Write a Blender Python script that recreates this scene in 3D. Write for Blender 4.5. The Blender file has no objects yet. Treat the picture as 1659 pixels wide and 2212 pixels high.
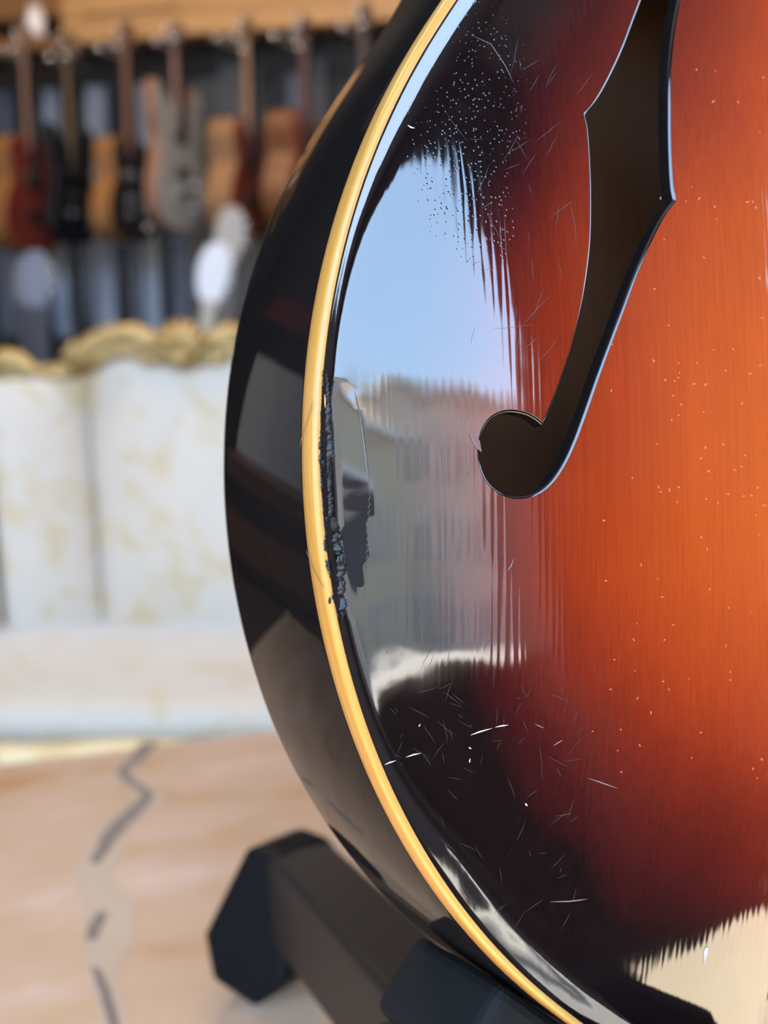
import bpy, bmesh, math, random
import numpy as np
from mathutils import Vector, Matrix
from mathutils.geometry import delaunay_2d_cdt

random.seed(7)
rng = np.random.default_rng(7)
scene = bpy.context.scene
COL = scene.collection

# ------------------------------------------------------------------ camera
FPX = 2400.0                      # focal length in pixels of the 1659x2212 frame
PITCH = math.radians(10.9)
CAM = np.array([0.0, 0.0, 1.23])
cam_d = bpy.data.cameras.new('camera')
cam_d.sensor_fit = 'VERTICAL'
cam_d.sensor_height = 36.0
cam_d.sensor_width = 27.0
cam_d.lens = 36.0 * FPX / 2212.0
cam_d.clip_start = 0.01
cam_d.clip_end = 200
cam_d.dof.use_dof = True
cam_d.dof.focus_distance = 0.279
cam_d.dof.aperture_fstop = 8.4
cam_o = bpy.data.objects.new('camera', cam_d)
COL.objects.link(cam_o)
cam_o.location = CAM
cam_o.rotation_euler = (math.pi / 2 - PITCH, 0, 0)
scene.camera = cam_o

# ------------------------------------------------------------------ sky, sun, exposure
SKY = 1.0
world = bpy.data.worlds.new('sky')
scene.world = world
world.use_nodes = True
wn = world.node_tree
wn.nodes.clear()
w_out = wn.nodes.new('ShaderNodeOutputWorld')
w_bg = wn.nodes.new('ShaderNodeBackground')
w_tc = wn.nodes.new('ShaderNodeTexCoord')
w_sep = wn.nodes.new('ShaderNodeSeparateXYZ')
w_rmp = wn.nodes.new('ShaderNodeValToRGB')
wn.links.new(w_tc.outputs['Generated'], w_sep.inputs[0])
wn.links.new(w_sep.outputs['Z'], w_rmp.inputs[0])
e = w_rmp.color_ramp.elements
e[0].position = 0.0; e[0].color = (0.72, 0.82, 0.95, 1)
e[1].position = 1.0; e[1].color = (0.30, 0.46, 0.78, 1)
x = e.new(0.4); x.color = (0.43, 0.65, 0.97, 1)
wn.links.new(w_rmp.outputs[0], w_bg.inputs[0])
w_bg.inputs[1].default_value = 21.0 * SKY
wn.links.new(w_bg.outputs[0], w_out.inputs[0])

sun_d = bpy.data.lights.new('sun', 'SUN')
sun_d.energy = 95.0
sun_d.angle = math.radians(0.53)
sun_d.color = (1.0, 0.93, 0.80)
sun_o = bpy.data.objects.new('sun', sun_d)
COL.objects.link(sun_o)
SUN_EL, SUN_AZ = math.radians(55), math.radians(-24)       # azimuth from -Y towards +X
sdir = Vector((math.sin(SUN_AZ) * math.cos(SUN_EL), -math.cos(SUN_AZ) * math.cos(SUN_EL), math.sin(SUN_EL)))
sun_o.rotation_euler = sdir.to_track_quat('Z', 'Y').to_euler()
sun_o.location = sdir * 20

# the big shop opening, marked as a light portal for the sky
por_d = bpy.data.lights.new('sky_portal', 'AREA')
por_d.shape = 'RECTANGLE'
por_d.size, por_d.size_y = 4.76, 2.72
por_o = bpy.data.objects.new('sky_portal', por_d)
COL.objects.link(por_o)
por_o.location = (-0.34, -1.47, 2.40)
por_o.rotation_euler = (math.radians(90), 0, 0)
por_d.cycles.is_portal = True

vs = scene.view_settings
vs.view_transform = 'Standard'
vs.look = 'None'
vs.exposure = 0.0
vs.gamma = 1.0
vs.use_curve_mapping = False
scene.cycles.use_denoising = True
scene.cycles.sample_clamp_indirect = 6.0
scene.cycles.adaptive_threshold = 0.015
scene.cycles.max_bounces = 8
scene.cycles.diffuse_bounces = 4
scene.cycles.glossy_bounces = 4
scene.cycles.caustics_reflective = False
scene.cycles.caustics_refractive = False

# ------------------------------------------------------------------ helpers
Fw = np.array([0, math.cos(PITCH), -math.sin(PITCH)])
Rt = np.array([1.0, 0, 0])
Up = np.array([0, math.sin(PITCH), math.cos(PITCH)])

def ray(px, py):
    return Fw + Rt * (px - 829.5) / FPX + Up * (1106 - py) / FPX

def at_z(px, py, z):
    r = ray(px, py); t = (z - CAM[2]) / r[2]
    return CAM + r * t

def at_plane(px, py, p0, n):
    r = ray(px, py)
    return CAM + r * (np.dot(np.asarray(p0) - CAM, n) / np.dot(r, n))

def tag(o, label=None, cat=None, group=None, kind=None):
    if label: o['label'] = label
    if cat: o['category'] = cat
    if group: o['group'] = group
    if kind: o['kind'] = kind
    return o

def empty(name, loc=(0, 0, 0), rz=0.0, label=None, cat=None, group=None):
    o = bpy.data.objects.new(name, None)
    o.empty_display_size = 0.05
    COL.objects.link(o)
    o.location = loc
    o.rotation_euler = (0, 0, rz)
    return tag(o, label, cat, group)

def mesh_obj(name, verts, faces, m, parent=None, smooth=False):
    me = bpy.data.meshes.new(name)
    me.from_pydata([tuple(map(float, v)) for v in verts], [], [tuple(map(int, f)) for f in faces])
    me.update()
    if smooth:
        me.polygons.foreach_set('use_smooth', [True] * len(me.polygons))
    o = bpy.data.objects.new(name, me)
    COL.objects.link(o)
    if m: me.materials.append(m)
    if parent: o.parent = parent
    return o

def bm_obj(name, bm, m, parent=None, smooth=False, bevel=0.0, seg=2):
    if bevel > 0:
        bmesh.ops.bevel(bm, geom=[e for e in bm.edges], offset=bevel, segments=seg, profile=0.6, affect='EDGES')
    bmesh.ops.recalc_face_normals(bm, faces=bm.faces)
    me = bpy.data.meshes.new(name)
    bm.to_mesh(me); bm.free()
    if smooth:
        me.polygons.foreach_set('use_smooth', [True] * len(me.polygons))
    o = bpy.data.objects.new(name, me)
    COL.objects.link(o)
    if m: me.materials.append(m)
    if parent: o.parent = parent
    return o

def box(name, c, size, m, parent=None, bevel=0.0, rot=None, smooth=False):
    bm = bmesh.new()
    bmesh.ops.create_cube(bm, size=1.0)
    M = Matrix.Translation(Vector(c)) @ (rot.to_4x4() if rot else Matrix.Identity(4)) @ Matrix.Diagonal((*size, 1))
    if bevel:
        bmesh.ops.transform(bm, matrix=Matrix.Diagonal((*size, 1)), verts=bm.verts)
        bmesh.ops.bevel(bm, geom=list(bm.edges), offset=bevel, segments=3, profile=0.5, affect='EDGES')
        bmesh.ops.transform(bm, matrix=Matrix.Translation(Vector(c)) @ (rot.to_4x4() if rot else Matrix.Identity(4)), verts=bm.verts)
    else:
        bmesh.ops.transform(bm, matrix=M, verts=bm.verts)
    return bm_obj(name, bm, m, parent, smooth)

def tube(name, pts, r, m, parent=None, sides=10, closed=False):
    pts = [Vector(p) for p in pts]
    n = len(pts)
    rad = r if hasattr(r, '__len__') else [r] * n
    V, Fc = [], []
    prev = None
    for i, p in enumerate(pts):
        a = pts[(i - 1) % n] if (closed or i > 0) else p
        b = pts[(i + 1) % n] if (closed or i < n - 1) else p
        t = (b - a).normalized()
        if prev is None:
            ref = Vector((0, 0, 1)) if abs(t.z) < 0.9 else Vector((1, 0, 0))
            prev = t.cross(ref).normalized()
        prev = (prev - t * prev.dot(t)).normalized()
        q = t.cross(prev)
        for k in range(sides):
            an = 2 * math.pi * k / sides
            V.append(p + (prev * math.cos(an) + q * math.sin(an)) * rad[i])
    m_ = n if closed else n - 1
    for i in range(m_):
        for k in range(sides):
            a = i * sides + k; b = i * sides + (k + 1) % sides
            c = ((i + 1) % n) * sides + (k + 1) % sides; d = ((i + 1) % n) * sides + k
            Fc.append((a, b, c, d))
    if not closed:
        Fc.append(tuple(range(sides))[::-1]); Fc.append(tuple(range((n - 1) * sides, n * sides)))
    return mesh_obj(name, V, Fc, m, parent, smooth=True)

def ball(name, c, r, m, parent=None, scale=(1, 1, 1), seg=14):
    bm = bmesh.new()
    bmesh.ops.create_uvsphere(bm, u_segments=seg, v_segments=max(6, seg // 2 + 1), radius=r)
    bmesh.ops.transform(bm, matrix=Matrix.Translation(Vector(c)) @ Matrix.Diagonal((*scale, 1)), verts=bm.verts)
    return bm_obj(name, bm, m, parent, smooth=True)

def prism(name, poly, y0, y1, m, parent=None, bevel=0.0, smooth=False):
    """polygon in local x,z pulled along y"""
    bm = bmesh.new()
    vs_ = [bm.verts.new((p[0], y0, p[1])) for p in poly]
    f = bm.faces.new(vs_)
    r_ = bmesh.ops.extrude_face_region(bm, geom=[f])
    bmesh.ops.translate(bm, vec=(0, y1 - y0, 0), verts=[v for v in r_['geom'] if isinstance(v, bmesh.types.BMVert)])
    if bevel:
        ed = [e for e in bm.edges if abs(e.verts[0].co.y - e.verts[1].co.y) < 1e-7]
        bmesh.ops.bevel(bm, geom=ed, offset=bevel, segments=3, profile=0.5, affect='EDGES')
    return bm_obj(name, bm, m, parent, smooth)

# ------------------------------------------------------------------ materials
def mat(name, col, rough=0.5, metal=0.0, noise=None, bump=None, ior=1.5, coat=0.0):
    """plain principled material; noise=(scale, colour2, detail, lo, hi, (sx,sy,sz)); bump=(scale, distance)"""
    m = bpy.data.materials.new(name)
    m.use_nodes = True
    nt = m.node_tree
    b = nt.nodes['Principled BSDF']
    b.inputs['Base Color'].default_value = (*col, 1)
    b.inputs['Roughness'].default_value = rough
    b.inputs['Metallic'].default_value = metal
    b.inputs['IOR'].default_value = ior
    b.inputs['Coat Weight'].default_value = coat
    tc = nt.nodes.new('ShaderNodeTexCoord')
    if noise:
        sc, c2, det, lo, hi, st = noise
        mp = nt.nodes.new('ShaderNodeMapping'); mp.inputs['Scale'].default_value = st
        nz = nt.nodes.new('ShaderNodeTexNoise'); nz.inputs['Scale'].default_value = sc; nz.inputs['Detail'].default_value = det
        rp = nt.nodes.new('ShaderNodeValToRGB')
        rp.color_ramp.elements[0].position = lo; rp.color_ramp.elements[0].color = (*col, 1)
        rp.color_ramp.elements[1].position = hi; rp.color_ramp.elements[1].color = (*c2, 1)
        nt.links.new(tc.outputs['Object'], mp.inputs[0]); nt.links.new(mp.outputs[0], nz.inputs['Vector'])
        nt.links.new(nz.outputs['Fac'], rp.inputs[0]); nt.links.new(rp.outputs[0], b.inputs['Base Color'])
    if bump:
        nz = nt.nodes.new('ShaderNodeTexNoise'); nz.inputs['Scale'].default_value = bump[0]; nz.inputs['Detail'].default_value = 4
        bp = nt.nodes.new('ShaderNodeBump'); bp.inputs['Distance'].default_value = bump[1]; bp.inputs['Strength'].default_value = 1.0
        nt.links.new(tc.outputs['Object'], nz.inputs['Vector']); nt.links.new(nz.outputs['Fac'], bp.inputs['Height'])
        nt.links.new(bp.outputs[0], b.inputs['Normal'])
    return m

ONE = (1, 1, 1)
M_black = mat('black_lacquer', (0.004, 0.0035, 0.0035), 0.035, bump=(90, 0.00002))
M_side = mat('black_side_lacquer', (0.004, 0.0035, 0.0035), 0.035, bump=(90, 0.00002), ior=1.22)
M_black_chip = mat('chipped_black_lacquer', (0.004, 0.0035, 0.0035), 0.26, bump=(900, 0.00012), ior=1.27)
M_soft = mat('faint_scratch', (0.075, 0.07, 0.07), 0.5)
M_wood_in = mat('raw_inner_wood', (0.085, 0.026, 0.003), 0.7, noise=(30, (0.07, 0.021, 0.0025), 3, .3, .7, (6, 6, .6)))
M_wood_raw = mat('bare_orange_wood', (0.55, 0.22, 0.05), 0.6)
M_scratch = mat('scratch', (0.26, 0.25, 0.25), 0.5)
M_hair = mat('hairline_scratch', (0.016, 0.014, 0.015), 0.4)
M_dust = mat('tiny_dents', (0.27, 0.065, 0.03), 0.4)
M_crack = mat('dark_hairline', (0.10, 0.045, 0.012), 0.5)
M_ebony = mat('ebony', (0.015, 0.011, 0.010), 0.4)
M_chrome = mat('chrome', (0.8, 0.8, 0.8), 0.12, 1.0)
M_gold = mat('gilded_wood', (0.22, 0.13, 0.035), 0.42, 0.35, noise=(22, (0.42, 0.30, 0.12), 4, .35, .7, ONE), bump=(60, 0.004))
M_rubber = mat('black_rubber', (0.002, 0.0022, 0.0028), 0.5, ior=1.2)
M_standmetal = mat('charcoal_powder_coated_metal', (0.009, 0.0072, 0.0065), 0.42, ior=1.3)
M_foam = mat('black_foam', (0.005, 0.005, 0.005), 0.75, ior=1.2)

# cream binding with streaks running along it
def binding_mat():
    m = bpy.data.materials.new('aged_ivory_binding'); m.use_nodes = True
    nt = m.node_tree; b = nt.nodes['Principled BSDF']
    at = nt.nodes.new('ShaderNodeAttribute'); at.attribute_name = 'streak'
    nz = nt.nodes.new('ShaderNodeTexNoise'); nz.inputs['Scale'].default_value = 1.0; nz.inputs['Detail'].default_value = 3
    mp = nt.nodes.new('ShaderNodeMapping'); mp.inputs['Scale'].default_value = (3200, 18, 1)
    rp = nt.nodes.new('ShaderNodeValToRGB')
    rp.color_ramp.elements[0].position = .32; rp.color_ramp.elements[0].color = (0.22, 0.112, 0.024, 1)
    rp.color_ramp.elements[1].position = .66; rp.color_ramp.elements[1].color = (0.32, 0.168, 0.034, 1)
    nt.links.new(at.outputs['Vector'], mp.inputs[0]); nt.links.new(mp.outputs[0], nz.inputs['Vector'])
    nt.links.new(nz.outputs['Fac'], rp.inputs[0]); nt.links.new(rp.outputs[0], b.inputs['Base Color'])
    b.inputs['Roughness'].default_value = 0.32
    b.inputs['IOR'].default_value = 1.38
    return m
M_bind = binding_mat()

# sunburst spruce top under gloss lacquer
def sunburst_mat():
    m = bpy.data.materials.new('sunburst_lacquer'); m.use_nodes = True
    nt = m.node_tree; N = nt.nodes; L = nt.links
    b = N['Principled BSDF']
    tc = N.new('ShaderNodeTexCoord')
    at = N.new('ShaderNodeAttribute'); at.attribute_name = 'rim_distance'
    # mottled burst edge
    nz = N.new('ShaderNodeTexNoise'); nz.inputs['Scale'].default_value = 16; nz.inputs['Detail'].default_value = 2
    L.new(tc.outputs['Object'], nz.inputs['Vector'])
    sb = N.new('ShaderNodeMath'); sb.operation = 'MULTIPLY_ADD'; sb.inputs[1].default_value = 0.030; sb.inputs[2].default_value = -0.015
    L.new(nz.outputs['Fac'], sb.inputs[0])
    ad = N.new('ShaderNodeMath'); ad.operation = 'ADD'
    L.new(at.outputs['Fac'], ad.inputs[0]); L.new(sb.outputs[0], ad.inputs[1])
    sc = N.new('ShaderNodeMath'); sc.operation = 'MULTIPLY'; sc.inputs[1].default_value = 1 / 0.17
    L.new(ad.outputs[0], sc.inputs[0])
    rp = N.new('ShaderNodeValToRGB'); cr = rp.color_ramp
    stops = [(0.0, (0.003, 0.002, 0.002)), (0.024, (0.004, 0.002, 0.002)), (0.034, (0.020, 0.003, 0.003)),
             (0.045, (0.044, 0.005, 0.003)), (0.060, (0.080, 0.0085, 0.003)), (0.082, (0.135, 0.016, 0.003)),
             (0.108, (0.185, 0.027, 0.003)), (0.17, (0.25, 0.046, 0.004))]
    cr.elements[0].position = 0; cr.elements[0].color = (*stops[0][1], 1)
    cr.elements[1].position = 1; cr.elements[1].color = (*stops[-1][1], 1)
    for p, c in stops[1:-1]:
        k = cr.elements.new(p / 0.17); k.color = (*c, 1)
    L.new(sc.outputs[0], rp.inputs[0])
    # fine grain lines along the length (object z)
    mp = N.new('ShaderNodeMapping'); mp.inputs['Scale'].default_value = (1700, 1700, 6)
    gn = N.new('ShaderNodeTexNoise'); gn.inputs['Scale'].default_value = 1.0; gn.inputs['Detail'].default_value = 2
    L.new(tc.outputs['Object'], mp.inputs[0]); L.new(mp.outputs[0], gn.inputs['Vector'])
    gr = N.new('ShaderNodeValToRGB')
    gr.color_ramp.elements[0].position = .30; gr.color_ramp.elements[0].color = (.86, .80, .76, 1)
    gr.color_ramp.elements[1].position = .60; gr.color_ramp.elements[1].color = (1, 1, 1, 1)
    L.new(gn.outputs['Fac'], gr.inputs[0])
    mx = N.new('ShaderNodeMix'); mx.data_type = 'RGBA'; mx.blend_type = 'MULTIPLY'; mx.inputs[0].default_value = 1.0
    L.new(rp.outputs[0], mx.inputs[6]); L.new(gr.outputs[0], mx.inputs[7])
    # sub-pixel flecks in the lacquer
    fm = N.new('ShaderNodeVectorMath'); fm.operation = 'SCALE'; fm.inputs['Scale'].default_value = 91733.0
    fw = N.new('ShaderNodeTexWhiteNoise'); fw.noise_dimensions = '3D'
    L.new(tc.outputs['Object'], fm.inputs[0]); L.new(fm.outputs[0], fw.inputs['Vector'])
    f2 = N.new('ShaderNodeMath'); f2.operation = 'MULTIPLY'; f2.inputs[1].default_value = 2.0
    L.new(fw.outputs['Value'], f2.inputs[0])
    f3 = N.new('ShaderNodeVectorMath'); f3.operation = 'SCALE'
    L.new(mx.outputs[2], f3.inputs[0]); L.new(f2.outputs[0], f3.inputs['Scale'])
    L.new(f3.outputs[0], b.inputs['Base Color'])
    b.inputs['Roughness'].default_value = 0.045
    b.inputs['IOR'].default_value = 1.52
    # relief: ripples of the sunk grain, soft waviness, tiny pimples where the mask says so
    mp2 = N.new('ShaderNodeMapping'); mp2.inputs['Scale'].default_value = (260, 260, 7)
    rn0 = N.new('ShaderNodeTexNoise'); rn0.inputs['Scale'].default_value = 1.0; rn0.inputs['Detail'].default_value = 1.5
    L.new(tc.outputs['Object'], mp2.inputs[0]); L.new(mp2.outputs[0], rn0.inputs['Vector'])
    sx = N.new('ShaderNodeSeparateXYZ'); L.new(tc.outputs['Object'], sx.inputs[0])
    ph = N.new('ShaderNodeMath'); ph.operation = 'MULTIPLY'; ph.inputs[1].default_value = 2 * math.pi / .0021
    L.new(sx.outputs['X'], ph.inputs[0])
    pj = N.new('ShaderNodeMath'); pj.operation = 'MULTIPLY_ADD'; pj.inputs[1].default_value = 11.0
    L.new(rn0.outputs['Fac'], pj.inputs[0]); L.new(ph.outputs[0], pj.inputs[2])
    si = N.new('ShaderNodeMath'); si.operation = 'SINE'; L.new(pj.outputs[0], si.inputs[0])
    s5 = N.new('ShaderNodeMath'); s5.operation = 'MULTIPLY'; s5.inputs[1].default_value = .17; L.new(si.outputs[0], s5.inputs[0])
    rn = N.new('ShaderNodeMath'); rn.operation = 'MULTIPLY_ADD'; rn.inputs[1].default_value = .9
    L.new(rn0.outputs['Fac'], rn.inputs[0]); L.new(s5.outputs[0], rn.inputs[2])
    am = N.new('ShaderNodeAttribute'); am.attribute_name = 'ripple'
    r2 = N.new('ShaderNodeMath'); r2.operation = 'MULTIPLY'
    L.new(rn.outputs[0], r2.inputs[0]); L.new(am.outputs['Fac'], r2.inputs[1])
    b1 = N.new('ShaderNodeBump'); b1.inputs['Strength'].default_value = 1.0; b1.inputs['Distance'].default_value = 0.000022
    L.new(r2.outputs[0], b1.inputs['Height'])
    vo = N.new('ShaderNodeTexVoronoi'); vo.inputs['Scale'].default_value = 820
    L.new(tc.outputs['Object'], vo.inputs['Vector'])
    vr = N.new('ShaderNodeMapRange'); vr.inputs['From Min'].default_value = 0.0; vr.inputs['From Max'].default_value = 0.26
    vr.inputs['To Min'].default_value = 1.0; vr.inputs['To Max'].default_value = 0.0
    vr.interpolation_type = 'SMOOTHSTEP'
    L.new(vo.outputs['Distance'], vr.inputs['Value'])
    ap = N.new('ShaderNodeAttribute'); ap.attribute_name = 'pimple'
    pm = N.new('ShaderNodeMath'); pm.operation = 'MULTIPLY'
    L.new(vr.outputs[0], pm.inputs[0]); L.new(ap.outputs['Fac'], pm.inputs[1])
    b2 = N.new('ShaderNodeBump'); b2.inputs['Strength'].default_value = 1.0; b2.inputs['Distance'].default_value = 0.00006
    L.new(pm.outputs[0], b2.inputs['Height']); L.new(b1.outputs[0], b2.inputs['Normal'])
    wn_ = N.new('ShaderNodeTexNoise'); wn_.inputs['Scale'].default_value = 55; wn_.inputs['Detail'].default_value = 1
    L.new(tc.outputs['Object'], wn_.inputs['Vector'])
    b3 = N.new('ShaderNodeBump'); b3.inputs['Strength'].default_value = 1.0; b3.inputs['Distance'].default_value = 0.00018
    L.new(wn_.outputs['Fac'], b3.inputs['Height']); L.new(b2.outputs[0], b3.inputs['Normal'])
    L.new(b3.outputs[0], b.inputs['Normal'])
    return m
M_top = sunburst_mat()

# ================================================================== THE ROOM
M_plaster = mat('mauve_grey_plaster', (0.13, 0.11, 0.115), 0.8, noise=(3, (0.11, 0.095, 0.10), 3, .3, .7, ONE))
M_darkwall = mat('charcoal_wall_paint', (0.010, 0.0095, 0.010), 0.7)
M_ceil = mat('lilac_grey_ceiling', (0.42, 0.36, 0.40), 0.8)
M_floor = mat('dark_floorboards', (0.05, 0.035, 0.025), 0.5, noise=(4, (0.03, 0.02, 0.015), 3, .3, .7, (1, 8, 1)))
M_frame = mat('dark_window_frame', (0.012, 0.012, 0.016), 0.45)
M_sill = mat('pale_stone_sill', (0.62, 0.57, 0.50), 0.6)

XL, XR, YF, ZC = -3.2, 2.4, -1.5, 4.3
def struct(o):
    o['kind'] = 'structure'; return o

struct(box('floor', ((XL + XR) / 2, 2.0, -0.05), (XR - XL + .4, 7.6, 0.1), M_floor))
struct(box('ceiling', ((XL + XR) / 2, 2.0, ZC + 0.05), (XR - XL + .4, 7.2, 0.1), M_ceil))
struct(box('wall_left', (XL - 0.06, 2.0, ZC / 2), (0.12, 7.2, ZC), M_darkwall))
# right wall with an added high window, the white source mirrored in the lip
wr = struct(empty('wall_right', (XR, 2.0, 0)))
WY0, WY1, WZ0, WZ1 = -0.30, 0.40, 1.75, 3.4
for y0, y1, z0, z1 in ((-1.6, 5.6, 0, WZ0), (-1.6, WY0, WZ0, ZC), (WY1, 5.6, WZ0, ZC), (WY0, WY1, WZ1, ZC)):
    box('plaster_panel', (0.06, (y0 + y1) / 2 - 2.0, (z0 + z1) / 2), (0.12, y1 - y0, z1 - z0), M_plaster, wr)
w2 = struct(empty('window_2_added', (XR, (WY0 + WY1) / 2, WZ0)))
for y_ in (-1, 1):
    box('window_frame', (0.05, y_ * (WY1 - WY0) / 2, (WZ1 - WZ0) / 2), (0.06, 0.03, WZ1 - WZ0 - .01), M_frame, w2)

# front wall: parapet, lintel and jambs round one big open shop window
OX0, OX1, OZ0, OZ1 = -2.7, 2.02, 0.995, 3.75
wf = struct(empty('wall_front', (0, YF, 0)))
box('parapet', ((OX0 + OX1) / 2, -0.08, OZ0 / 2), (OX1 - OX0, 0.16, OZ0), M_darkwall, wf)
box('lintel', ((OX0 + OX1) / 2, -0.08, (OZ1 + ZC) / 2), (OX1 - OX0, 0.16, ZC - OZ1), M_darkwall, wf)
box('jamb', ((XL + OX0) / 2, -0.08, ZC / 2), (OX0 - XL, 0.16, ZC), M_darkwall, wf)
box('jamb', ((XR + OX1) / 2, -0.08, ZC / 2), (XR - OX1, 0.16, ZC), M_darkwall, wf)
w1 = struct(empty('window_1', (0, YF, OZ0)))
box('window_sill', ((OX0 + OX1) / 2, -1.05, 0.02), (OX1 - OX0 - .004, 2.3, 0.04), M_sill, w1, bevel=0.006)
box('window_frame', (OX0 + .03, -0.05, (OZ1 - OZ0) / 2 + .02), (0.06, 0.08, OZ1 - OZ0 - .044), M_frame, w1)
box('window_frame', (OX1 - .03, -0.05, (OZ1 - OZ0) / 2 + .02), (0.06, 0.08, OZ1 - OZ0 - .044), M_frame, w1)

M_curtain = mat('dark_plum_curtain', (0.012, 0.008, 0.010), .9)
def curtain():  # unseen, added to slant the edge of the sky's reflection
    cu = empty('added_curtain', (2.02, YF + .055, OZ0), 0, 'added dark curtain at the street window, shaping the mirrored edge of the sky', 'curtain')
    def edge_x(z):
        return np.interp(z, [1.10, 1.95, 2.05, 2.5, 2.9, 3.7], [2.0, 1.99, 1.96, 1.78, 1.60, 1.50])
    V, Fc = [], []; nu_, nv_ = 28, 40
    for j in range(nv_ + 1):
        z = 1.10 + 2.58 * j / nv_
        for i in range(nu_ + 1):
            t = i / nu_; x_ = edge_x(z) + (2.06 - edge_x(z)) * t
            V.append((x_ - 2.02, .022 * math.sin(t * 9 * math.pi), z - OZ0))
    for j in range(nv_):
        for i in range(nu_):
            a = j * (nu_ + 1) + i; Fc.append((a, a + 1, a + nu_ + 2, a + nu_ + 1))
    o = mesh_obj('cloth', V, Fc, M_curtain, cu, True)
    md = o.modifiers.new('thick', 'SOLIDIFY'); md.thickness = .006
    tube('curtain_rod', [(-.60, .02, 3.70 - OZ0), (.08, .02, 3.70 - OZ0)], .012, M_chrome, cu, 10)
curtain()

# back wall turned a little, clad in tall dark boards
WB_A, WB_B = np.array([-1.38, 4.86]), np.array([-0.24, 4.50])
wt = (WB_B - WB_A) / np.linalg.norm(WB_B - WB_A)
wnrm = np.array([wt[1], -wt[0]])
if wnrm[1] > 0: wnrm = -wnrm
wyaw = math.atan2(wt[1], wt[0])
WN3 = np.array([wnrm[0], wnrm[1], 0.0]); WT3 = np.array([wt[0], wt[1], 0.0])
WP3 = np.array([WB_A[0], WB_A[1], 0.0])
def on_wall(px, py, off=0.0):
    """point on the plane `off` in front of the back wall; returns (along, z) in the wall frame"""
    p = at_plane(px, py, WP3 + WN3 * off, WN3)
    return float(np.dot(p - WP3, WT3)), float(p[2])
wb = struct(empty('wall_back', WP3, wyaw))
box('wall_core', (1.0, 0.11, ZC / 2), (7.4, 0.12, ZC), M_darkwall, wb)
M_board_dark = mat('navy_black_board', (0.012, 0.014, 0.020), 0.35)
M_board_mid = mat('slate_blue_board', (0.085, 0.10, 0.135), 0.4, noise=(5, (0.05, 0.06, 0.085), 3, .35, .7, (3, 1, .5)))
M_board_light = mat('pale_blue_grey_board', (0.30, 0.36, 0.46), 0.4, noise=(4, (0.16, 0.19, 0.25), 3, .35, .7, (3, 1, .5)))
M_board_grey = mat('charcoal_grey_board', (0.060, 0.062, 0.068), 0.5)
edges_px = [-420, -330, -250, -170, -100, -40, 24, 60, 86, 124, 150, 178, 226, 262, 288, 326, 352, 392, 470, 560, 610, 650, 700, 760, 830, 900, 980, 1060, 1160, 1300]
kinds = 'DMDMDMDMLDMLDMLDMGGDMGDGDGDMD'
for i, k in enumerate(kinds):
    a, b_ = on_wall(edges_px[i], 300)[0], on_wall(edges_px[i + 1], 300)[0]
    mm = {'D': M_board_dark, 'M': M_board_mid, 'L': M_board_light, 'G': M_board_grey}[k]
    zt_, zb_ = on_wall(300, 150 + 25 * ((i * 5) % 3))[1], on_wall(300, 690 + 20 * ((i * 7) % 3))[1]
    box('board', ((a + b_) / 2, 0.035 + 0.006 * (i % 3), (zt_ + zb_) / 2), (b_ - a - 0.006, 0.03, zt_ - zb_), mm, wb, bevel=0.003)

# ================================================================== OUTSIDE (seen in the varnish)
M_street = mat('grey_paving', (0.22, 0.21, 0.20), 0.8, noise=(2, (0.16, 0.155, 0.15), 4, .3, .7, ONE))
M_fac1 = mat('warm_grey_facade', (0.66, 0.51, 0.39), 0.8, noise=(.6, (0.50, 0.40, 0.31), 4, .3, .7, ONE))
M_fac2 = mat('olive_grey_facade', (0.50, 0.42, 0.29), 0.8)
M_glass = mat('grey_window_glass', (0.40, 0.33, 0.27), 0.4)
M_shutter = mat('pale_window_frame', (0.45, 0.42, 0.38), 0.6)
M_leaf = mat('plane_tree_leaves', (0.09, 0.13, 0.04), 0.6)
M_bark = mat('bark', (0.10, 0.08, 0.06), 0.9)
struct(box('ground', (4, -21.6, -0.06), (80, 40, 0.1), M_street))

def building(name, x0, x1, y, h, m, label):
    b = empty(name, ((x0 + x1) / 2, y, 0), 0, label, 'building')
    w = x1 - x0
    box('wall', (0, -3, h / 2), (w, 6, h), m, b)
    box('cornice', (0, 0.15, h - .15), (w + .3, .3, .3), M_sill, b)
    n = max(2, int(w / 2.2))
    for fl in range(int((h - 1) / 2.6)):
        for k in range(n):
            o = box('window', (-w / 2 + (k + .5) * w / n, 0.02, 1.7 + fl * 2.6), (1.0, .06, 1.5), M_shutter, b)
            box('pane', (-w / 2 + (k + .5) * w / n, 0.04, 1.7 + fl * 2.6), (.86, .06, 1.36), M_glass, o)
    return b
building('town_house', -14, 3.0, -17, 5.2, M_fac1, 'warm grey town house mirrored left in the black varnish')
building('town_house', 3.2, 9.8, -16, 7.6, M_fac2, 'olive grey town house mirrored in the varnish beside the sound hole')
sf = bpy.data.objects['town_house.001']
M_front = mat('dark_added_bay', (0.03, 0.024, 0.026), .4)
box('added_bay_front', (-1.2, .15, 2.6), (3.8, .3, 5.2), M_front, sf)  # unseen dark bay, added to darken the reflection in the dent
box('added_bay_cornice', (-1.2, .3, 5.35), (4.1, .6, .3), M_sill, sf)
building('town_house', 10.0, 30, -17, 9.6, M_fac1, 'tallest grey town house mirrored at the edge of the sky reflection')

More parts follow.
